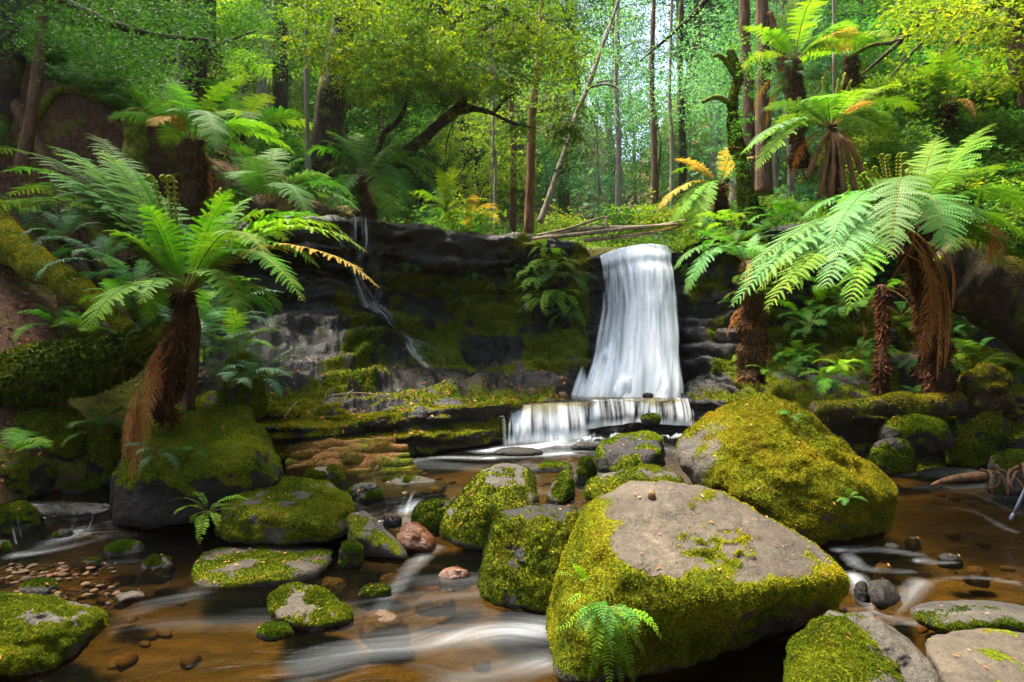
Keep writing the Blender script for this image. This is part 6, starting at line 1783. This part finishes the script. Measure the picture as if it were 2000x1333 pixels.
add("crown", mk_mesh("crown", V, q, M['leaf_dark'], False, {'tint': t}), mt)

def G(px, Y, dz=0.0):
    x = (px - 1000) * Y / F_PX
    return np.array([x, Y, float(ground_h(np.array([x]), np.array([Y]))[0]) + dz])
pole_tree("thick dark brown trunk leaning slightly right, left of the myrtle", [P(628, 345, 14.5), P(645, 230, 14.5), P(655, 150, 14.5), P(672, 60, 14.6), P(690, -60, 14.7), P(720, -300, 15)], [0.36, 0.33, 0.31, 0.28, 0.26, 0.2], 'bark_dark', seed=1)
pole_tree("straight dark trunk rising out of frame, left of the thick leaning one", [P(545, 250, 17), P(546, 120, 17), P(544, -40, 17), P(542, -400, 17)], [0.22, 0.2, 0.18, 0.15], 'bark_dark', seed=2)
pole_tree("pale trunk with peeling bark beside the straight dark trunk", [P(512, 250, 19), P(518, 150, 19), P(525, -20, 19), P(530, -400, 19)], [0.26, 0.2, 0.18, 0.14], 'bark_grey', seed=3)
pole_tree("slender grey sapling standing on the cliff top, right of the pale trunk", [P(602, 345, 13.6), P(600, 230, 13.6), P(598, 90, 13.6), P(600, -60, 13.6)], [0.06, 0.05, 0.05, 0.04], 'bark_grey', seed=4, seg=8)
pole_tree("broad dark trunk behind the upper-left tree fern", [P(368, 220, 13), P(375, 120, 13), P(380, 0, 13), P(385, -300, 13)], [0.34, 0.28, 0.26, 0.2], 'bark_dark', seed=5)
pole_tree("dark slim trunk just right of the broad one at upper left", [P(402, 240, 14), P(408, 120, 14), P(412, -20, 14), P(415, -300, 14)], [0.13, 0.12, 0.11, 0.1], 'bark_dark', seed=6)
pole_tree("leaning slim pale trunk on the left slope", [P(42, 335, 9.8), P(62, 220, 9.8), P(78, 100, 9.9), P(84, -20, 10), P(88, -300, 10)], [0.10, 0.085, 0.08, 0.075, 0.06], 'bark_brown', seed=7)
pole_tree("thick black trunk at the left edge of the frame", [P(5, 260, 10.5), P(12, 120, 10.5), P(10, -30, 10.5), P(5, -300, 10.5)], [0.28, 0.24, 0.22, 0.2], 'bark_dark', seed=8)
pole_tree("dark decaying stump below the upper-left tree fern", [P(268, 400, 10.2), P(266, 300, 10.2), P(264, 215, 10.2)], [0.26, 0.2, 0.17], 'bark_moss', name='stump', cat='stump', seed=9, rough=0.4)
pole_tree("reddish straight slim trunk at the lip, centre of the picture", [P(1033, 455, 14.2), P(1036, 350, 14.2), P(1040, 220, 14.3), P(1052, 120, 14.4), P(1060, -60, 14.5)], [0.11, 0.10, 0.09, 0.07, 0.05], 'bark_red', seed=10,
          crown=[(P(1070, 180, 14.6), 60, 0.9, 0.9, 1.2, 0.36, 44, 0.06, 'leaf_lime', 31, 5)])
pole_tree("thin dark leaning tree right of the reddish trunk, dead at the top with white branches", [P(1055, 435, 14.5), P(1078, 370, 14.6), P(1105, 290, 14.8), P(1128, 220, 15), P(1150, 165, 15), P(1180, 80, 15.2), P(1205, 10, 15.4), P(1215, -40, 15.5)], [0.08, 0.07, 0.065, 0.065, 0.06, 0.045, 0.035, 0.02], 'bark_grey', seed=11, seg=8,
          branches=[([P(1150, 172, 15), P(1180, 165, 14.9), P(1205, 172, 14.8), P(1216, 195, 14.7)], [0.03, 0.03, 0.025, 0.01]), ([P(1165, 162, 15), P(1190, 158, 15), P(1205, 160, 15)], [0.02, 0.018, 0.01]), ([P(1175, 90, 15.2), P(1190, 60, 15.1), P(1194, 30, 15.1)], [0.02, 0.015, 0.01])])
for i, (px, Y, r_, py1, m_, lab) in enumerate([(1205, 22, 0.10, 150, 'bark_grey', "grey slim trunk in the misty gap behind the waterfall's left side"), (1275, 20, 0.10, 150, 'bark_brown', "dark slim trunk straight above the waterfall"), (1310, 17, 0.06, 180, 'bark_grey', "pale thin sapling above the waterfall's right side"),
                                         (1000, 18, 0.09, 200, 'bark_brown', "thin brown trunk left of the reddish one"), (960, 21, 0.12, 100, 'bark_grey', "pale thin trunk behind the myrtle's branches"), (905, 22, 0.12, 100, 'bark_dark', "dark thin trunk seen under the myrtle's crown"), (1330, 24, 0.14, 100, 'bark_dark', "dark trunk in the shade right of the misty gap"), (965, 15, 0.03, 300, 'bark_grey', "very thin white sapling on the lip")]):
    b = G(px, Y, -0.2)
    pole_tree(lab, [b, P(px + 3, 300, Y), P(px - 2, py1, Y), P(px + 4, -60, Y)], [r_ * 1.2, r_, r_ * 0.85, r_ * 0.6], m_, seed=20 + i, seg=8)
pole_tree("brown straight trunk behind the slender right-hand tree fern", [P(1492, 380, 13.3), P(1490, 250, 13.3), P(1492, 120, 13.3), P(1488, -40, 13.3), P(1485, -300, 13.3)], [0.17, 0.145, 0.13, 0.12, 0.1], 'bark_brown', seed=40)
pole_tree("paler brown trunk left of the straight one at right", [P(1468, 380, 14.2), P(1462, 200, 14.2), P(1455, 60, 14.2), P(1450, -200, 14.2)], [0.15, 0.13, 0.12, 0.1], 'bark_brown', seed=41)
pole_tree("black twisted mossy tree wrapped in climbing leaves, right above the waterfall", [P(1470, 455, 11.6), P(1455, 360, 11.6), P(1436, 270, 11.7), P(1430, 200, 11.7), P(1440, 150, 11.7), P(1425, 100, 11.8)], [0.20, 0.13, 0.10, 0.09, 0.10, 0.05], 'bark_moss', seed=42, moss=9000, rough=0.35,
          crown=[(P(1465, 410, 11.3), 22, 0.35, 0.3, 0.7, 0.2, 34, 0.055, 'leaf_dark', 61, 0), (P(1440, 280, 11.5), 18, 0.2, 0.2, 0.8, 0.16, 34, 0.05, 'leaf_mid', 62, 0), (P(1440, 120, 11.8), 30, 0.6, 0.5, 0.6, 0.26, 40, 0.05, 'leaf_mid', 63, 0)],
          branches=[([P(1432, 205, 11.7), P(1400, 190, 11.6), P(1372, 200, 11.5)], [0.05, 0.05, 0.03]), ([P(1436, 150, 11.7), P(1410, 112, 11.6), P(1392, 110, 11.6)], [0.05, 0.05, 0.03])])
pole_tree("leaning red-brown snag beside the strap-leaved tree fern", [P(1545, 190, 13.2), P(1525, 110, 13.2), P(1503, 25, 13.2)], [0.13, 0.11, 0.07], 'bark_red', seed=43, name='snag', cat='snag', rough=0.3)
pole_tree("dark thick trunk in the top right corner", [P(2030, 200, 9.0), P(1998, 100, 9.0), P(1980, 0, 9.0), P(1970, -200, 9.0)], [0.22, 0.2, 0.19, 0.17], 'bark_brown', seed=44)
pole_tree("thin pale pole-like sapling between the two upper right tree ferns", [P(1630, 300, 14), P(1629, 150, 14), P(1628, -40, 14)], [0.035, 0.035, 0.03], 'bark_grey', seed=45, seg=7)
pole_tree("dead dark branch slanting down from the upper right across the tree ferns", [P(1655, 115, 12.4), P(1700, 90, 12.2), P(1755, 80, 12.0), P(1800, 45, 11.8), P(1900, 0, 11.6)], [0.03, 0.045, 0.06, 0.06, 0.07], 'bark_dark', name='dead_branch', cat='branch', seed=46, seg=8,
          branches=[([P(1760, 80, 12), P(1720, 115, 11.9), P(1685, 145, 11.9)], [0.05, 0.04, 0.02]), ([P(1880, 30, 11.6), P(1810, 75, 11.6), P(1740, 150, 11.6)], [0.03, 0.03, 0.015]), ([P(1800, 45, 11.8), P(1780, 25, 11.9), P(1740, 20, 12)], [0.03, 0.02, 0.01])])
for i in range(26):
    px, py = rgm.uniform(1440, 1990), rgm.uniform(540, 690)
    a_ = on_cliff(px, py, 0.12)
    b_ = a_ + np.array([rgm.uniform(-0.15, 0.25), -rgm.uniform(0.05, 0.2), -rgm.uniform(0.4, 1.0)])
    g_ = Geo()
    frond_geo(g_, [np.zeros(3), (b_ - a_) * 0.4 + np.array([0, -0.08, 0.05]), b_ - a_], rgm.uniform(0.04, 0.10), seed=i, M_=24, npin=5, droop=0.9, stipe=0.05, rach=0.008)
    o_ = add("dead_frond", g_.mesh("dead_frond", [M['frond_dead'], M['frond_dead']], False), None, a_)
    tag(o_, "withered brown frond hanging %s" % ("beside the shaggy trunk at the foot of the falls" if px < 1560 else ("between the two thin fern trunks on the right" if px < 1740 else ("under the largest right tree fern" if px < 1880 else "at the right edge under the great fallen trunk"))), "dead frond", "withered fronds on the right bank")
# overhanging boughs nearest the camera side
def bough(label, spec, Y0, rad, nl, leaf, mat, seed, stem, tintc=0.5, flat=0.15):
    root = thing("bough", label, "tree", P(*stem[0]))
    o0 = np.array(root.location)
    V, q, t = tube([P(*s) for s in stem], [0.10, 0.07, 0.05, 0.02], 8, 24, 0.2, 3, seed)
    add("limb", mk_mesh("limb", V - o0, [t, q], M['bark_dark']), root)
    tp = hang_tips(spec)
    V, q, t = leaf_spray(tp - o0, rad, nl, leaf, seed, flat=flat, droop=0.3, tintc=tintc)
    add("foliage", mk_mesh("foliage", V, q, M[mat], False, {'tint': t}), root)
bough("dark layered bough overhanging the left slope across the top left", [(140, 40, 140, 50, 9.8, 1.0, 90), (240, 110, 100, 40, 10.0, 1.0, 60), (330, 60, 90, 60, 11.0, 1.0, 60), (450, 40, 80, 40, 12, 1.0, 40)], 10, 0.42, 60, 0.055, 'leaf_dark', 71, [(20, -40, 10), (120, 0, 9.9), (260, 60, 10), (420, 80, 11)], 0.42)
bough("mid green bough at the top left behind the dark one", [(200, 150, 150, 40, 12.5, 1.2, 50), (420, 150, 90, 60, 14.0, 1.2, 50), (520, 60, 60, 60, 14.5, 1.0, 40)], 13, 0.5, 56, 0.06, 'leaf_mid', 72, [(60, 60, 12.5), (200, 110, 12.5), (330, 120, 13), (500, 60, 14)], 0.5)
bough("bright yellow-green leafy bough in the top right corner", [(1900, 30, 110, 35, 8.8, 0.7, 42), (1960, 110, 60, 60, 8.8, 0.6, 26), (1800, 20, 60, 25, 9.6, 0.6, 18)], 9, 0.28, 44, 0.075, 'leaf_lime', 73, [(2040, -60, 8.8), (1960, 0, 8.8), (1880, 20, 8.8), (1790, 25, 9.4)], 0.62)
bough("fine pale green eucalypt foliage hanging across the bright gap", [(1310, 170, 80, 60, 16, 1.5, 36), (1230, 170, 60, 70, 17, 1.5, 22), (1370, 90, 50, 90, 15, 1.0, 36), (1180, 60, 60, 60, 16, 1.0, 26)], 16, 0.5, 50, 0.06, 'leaf_blue', 74, [(1430, -80, 15.5), (1380, 0, 15.6), (1320, 60, 16), (1250, 120, 16.5)], 0.62, 0.6)
bough("twiggy brownish bough in shade beneath the right corner's leaves", [(1830, 120, 80, 60, 12.5, 0.8, 30), (1720, 60, 60, 50, 13.5, 0.8, 22)], 12, 0.4, 44, 0.06, 'leaf_mid', 75, [(1990, 20, 12.2), (1900, 60, 12.3), (1830, 110, 12.5), (1760, 150, 12.6)], 0.45)

# unseen trees added round and behind the camera to shade the gully
for i, (x, y, key, sc) in enumerate([(-7, -5, 'tall_a', 0.9), (0, -9, 'tall_c', 1.0), (7, -6, 'tall_a', 0.9), (11, 0, 'tall_d', 0.8), (12, 7, 'tall_d', 0.75), (-14, 11, 'tall_c', 0.9), (-4, -12, 'tall_c', 1.0), (5, -13, 'tall_c', 1.0), (14, 13, 'tall_a', 0.8)]):
    put_tree(key, "unseen forest tree added beside the camera to cast shade", x, y, i * 1.3, sc, "unseen shade trees added round the near end of the gully", name='forest_tree')

# ------------------------------------------------------------------ ground cover and litter (uncountable)
def scatter_cover(n, leaf, mat, name, label, seed, sel, lift, wide=0.45, up=0.5, tint=(0.2, 0.9)):
    r = np.random.RandomState(seed)
    y = r.uniform(4, 26, n * 3) if label[0] == 'b' else np.where(r.rand(n * 3) < 0.7, r.uniform(4, 26, n * 3), r.uniform(20, 48, n * 3)); x = r.uniform(-0.95, 0.95, n * 3) * y
    z = ground_h(x, y)
    k_ = sel(x, y, z, r)
    x, y, z = x[k_][:n], y[k_][:n], z[k_][:n]
    n = len(x)
    p = np.stack([x, y, z + r.uniform(0.0, 1.0, n) ** 2 * lift], 1)
    ax = norm(r.normal(0, 1, (n, 3)) * np.array([1, 1, 0.5]) + np.array([0, 0, up * 0.3]))
    b = norm(np.cross(norm(np.array([0, 0, 1.0]) + r.normal(0, 0.5, (n, 3))), ax))
    l = leaf * r.uniform(0.5, 1.4, n)[:, None]
    V = np.stack([p, p + ax * l * .5 + b * l * wide * .5, p + ax * l, p + ax * l * .5 - b * l * wide * .5], 1).reshape(-1, 3)
    tag(add(name, mk_mesh(name, V, np.arange(4 * n).reshape(-1, 4), M[mat], False, {'tint': np.repeat(r.uniform(*tint, n), 4)})), kind='stuff', label=label)
scatter_cover(70000, 0.07, 'leaf_mid', "ground_cover", "low leafy ground cover on the slopes and plateau", 5, lambda x, y, z, r: (z > 2.5) & ((x > -3.0) | (r.rand(len(x)) < 0.35)), 0.30)
scatter_cover(30000, 0.07, 'leaf_lime', "ground_cover", "bright ground cover along the lip and right slope", 6, lambda x, y, z, r: (z > 2.8) & (x > -2) , 0.35)
scatter_cover(40000, 0.06, 'litter', "leaf_litter", "brown fallen leaf litter on the banks", 7, lambda x, y, z, r: (z > 0.35) & (np.abs(x) > 2.5), 0.02, 0.5, 0.0)
scatter_cover(3500, 0.11, 'litter', "bark_litter", "orange-brown bark scraps on the lip of the falls", 8, lambda x, y, z, r: (z > 3.0) & (np.abs(x) < 3.5) & (y < 16), 0.04, 0.25, 0.1)
# fallen leaves lying on rocks
def leaves_on_rocks():
    r = np.random.RandomState(4)
    Vs, ts = [], []
    for (o, V, T, N, ms) in BOULDERS:
        fn = np.cross(V[T[:, 1]] - V[T[:, 0]], V[T[:, 2]] - V[T[:, 0]])
        ar = np.linalg.norm(fn, axis=1)
        w = ar * (fn[:, 2] / np.maximum(ar, 1e-9) > 0.6)
        if w.sum() <= 0:
            continue
        n_ = int(min(60, 14 * w.sum() / 2 + 2)) * (4 if 'litter' in o['label'] else 1)
        k_ = r.choice(len(T), n_, p=w / w.sum())
        c = V[T[k_]].mean(1) + norm(fn[k_]) * 0.012
        a = r.uniform(0, 6.28, n_)
        t1_ = norm(np.cross(norm(fn[k_]), np.stack([np.cos(a), np.sin(a), 0 * a], 1)))
        b = np.cross(norm(fn[k_] + r.normal(0, 1e-9, (n_, 3))), t1_)
        l = r.uniform(0.008, 0.024, n_)[:, None]
        Vs.append(np.stack([c - t1_ * l, c + b * l * 0.35 + norm(fn[k_]) * l * 0.2, c + t1_ * l, c - b * l * 0.35], 1).reshape(-1, 3))
        ts.append(np.repeat(r.uniform(0.4, 1.0, n_), 4))
    V = np.concatenate(Vs)
    tag(add("fallen_leaves", mk_mesh("fallen_leaves", V, np.arange(len(V)).reshape(-1, 4), M['litter'], False, {'tint': np.concatenate(ts)})), kind='stuff', label="fallen orange leaves scattered on the boulders")
leaves_on_rocks()
# litter and twigs on the terrace and apron
r = np.random.RandomState(14)
fn = np.cross(cV[cT[:, 1]] - cV[cT[:, 0]], cV[cT[:, 2]] - cV[cT[:, 0]])
ar = np.linalg.norm(fn, axis=1)
w = ar * (fn[:, 2] / np.maximum(ar, 1e-9) > 0.45) * (cRow[cT[:, 0]] > 6) * (cCol[cT[:, 0]] < 1150)
k_ = r.choice(len(cT), 700, p=w / w.sum())
c = cV[cT[k_]].mean(1) + norm(fn[k_]) * 0.015
a = r.uniform(0, 6.28, 700)
t1_ = norm(np.cross(norm(fn[k_]), np.stack([np.cos(a), np.sin(a), 0 * a], 1)))
b = np.cross(norm(fn[k_]), t1_)
l = r.uniform(0.015, 0.05, 700)[:, None]
V = np.stack([c - t1_ * l, c + b * l * 0.4 + norm(fn[k_]) * l * 0.3, c + t1_ * l, c - b * l * 0.4], 1).reshape(-1, 3)
tag(add("fallen_leaves", mk_mesh("fallen_leaves", V, np.arange(len(V)).reshape(-1, 4), M['litter'], False, {'tint': np.repeat(r.uniform(0.3, 1.0, 700), 4)})), kind='stuff', label="fallen leaves on the rock terrace")

# ------------------------------------------------------------------ the misty air of the gully
def haze_box(x0, x1, y0, y1, z0, z1, density):
    V = np.array([(x, y, z) for x in (x0, x1) for y in (y0, y1) for z in (z0, z1)], float)
    q = np.array([(0, 1, 3, 2), (4, 6, 7, 5), (0, 4, 5, 1), (2, 3, 7, 6), (0, 2, 6, 4), (1, 5, 7, 3)])
    k = NT("haze_air")
    pv = k.n("ShaderNodeVolumePrincipled")
    pv.inputs["Color"].default_value = (0.86, 0.95, 0.98, 1)
    pv.inputs["Density"].default_value = density
    pv.inputs["Anisotropy"].default_value = 0.25
    k.l(pv.outputs[0], k.out.inputs["Volume"])
    tag(add("haze", mk_mesh("haze", V, q, k.m, False)), kind='stuff')
haze_box(-175, 175, -45, 246, -2.2, 90, 0.0002)
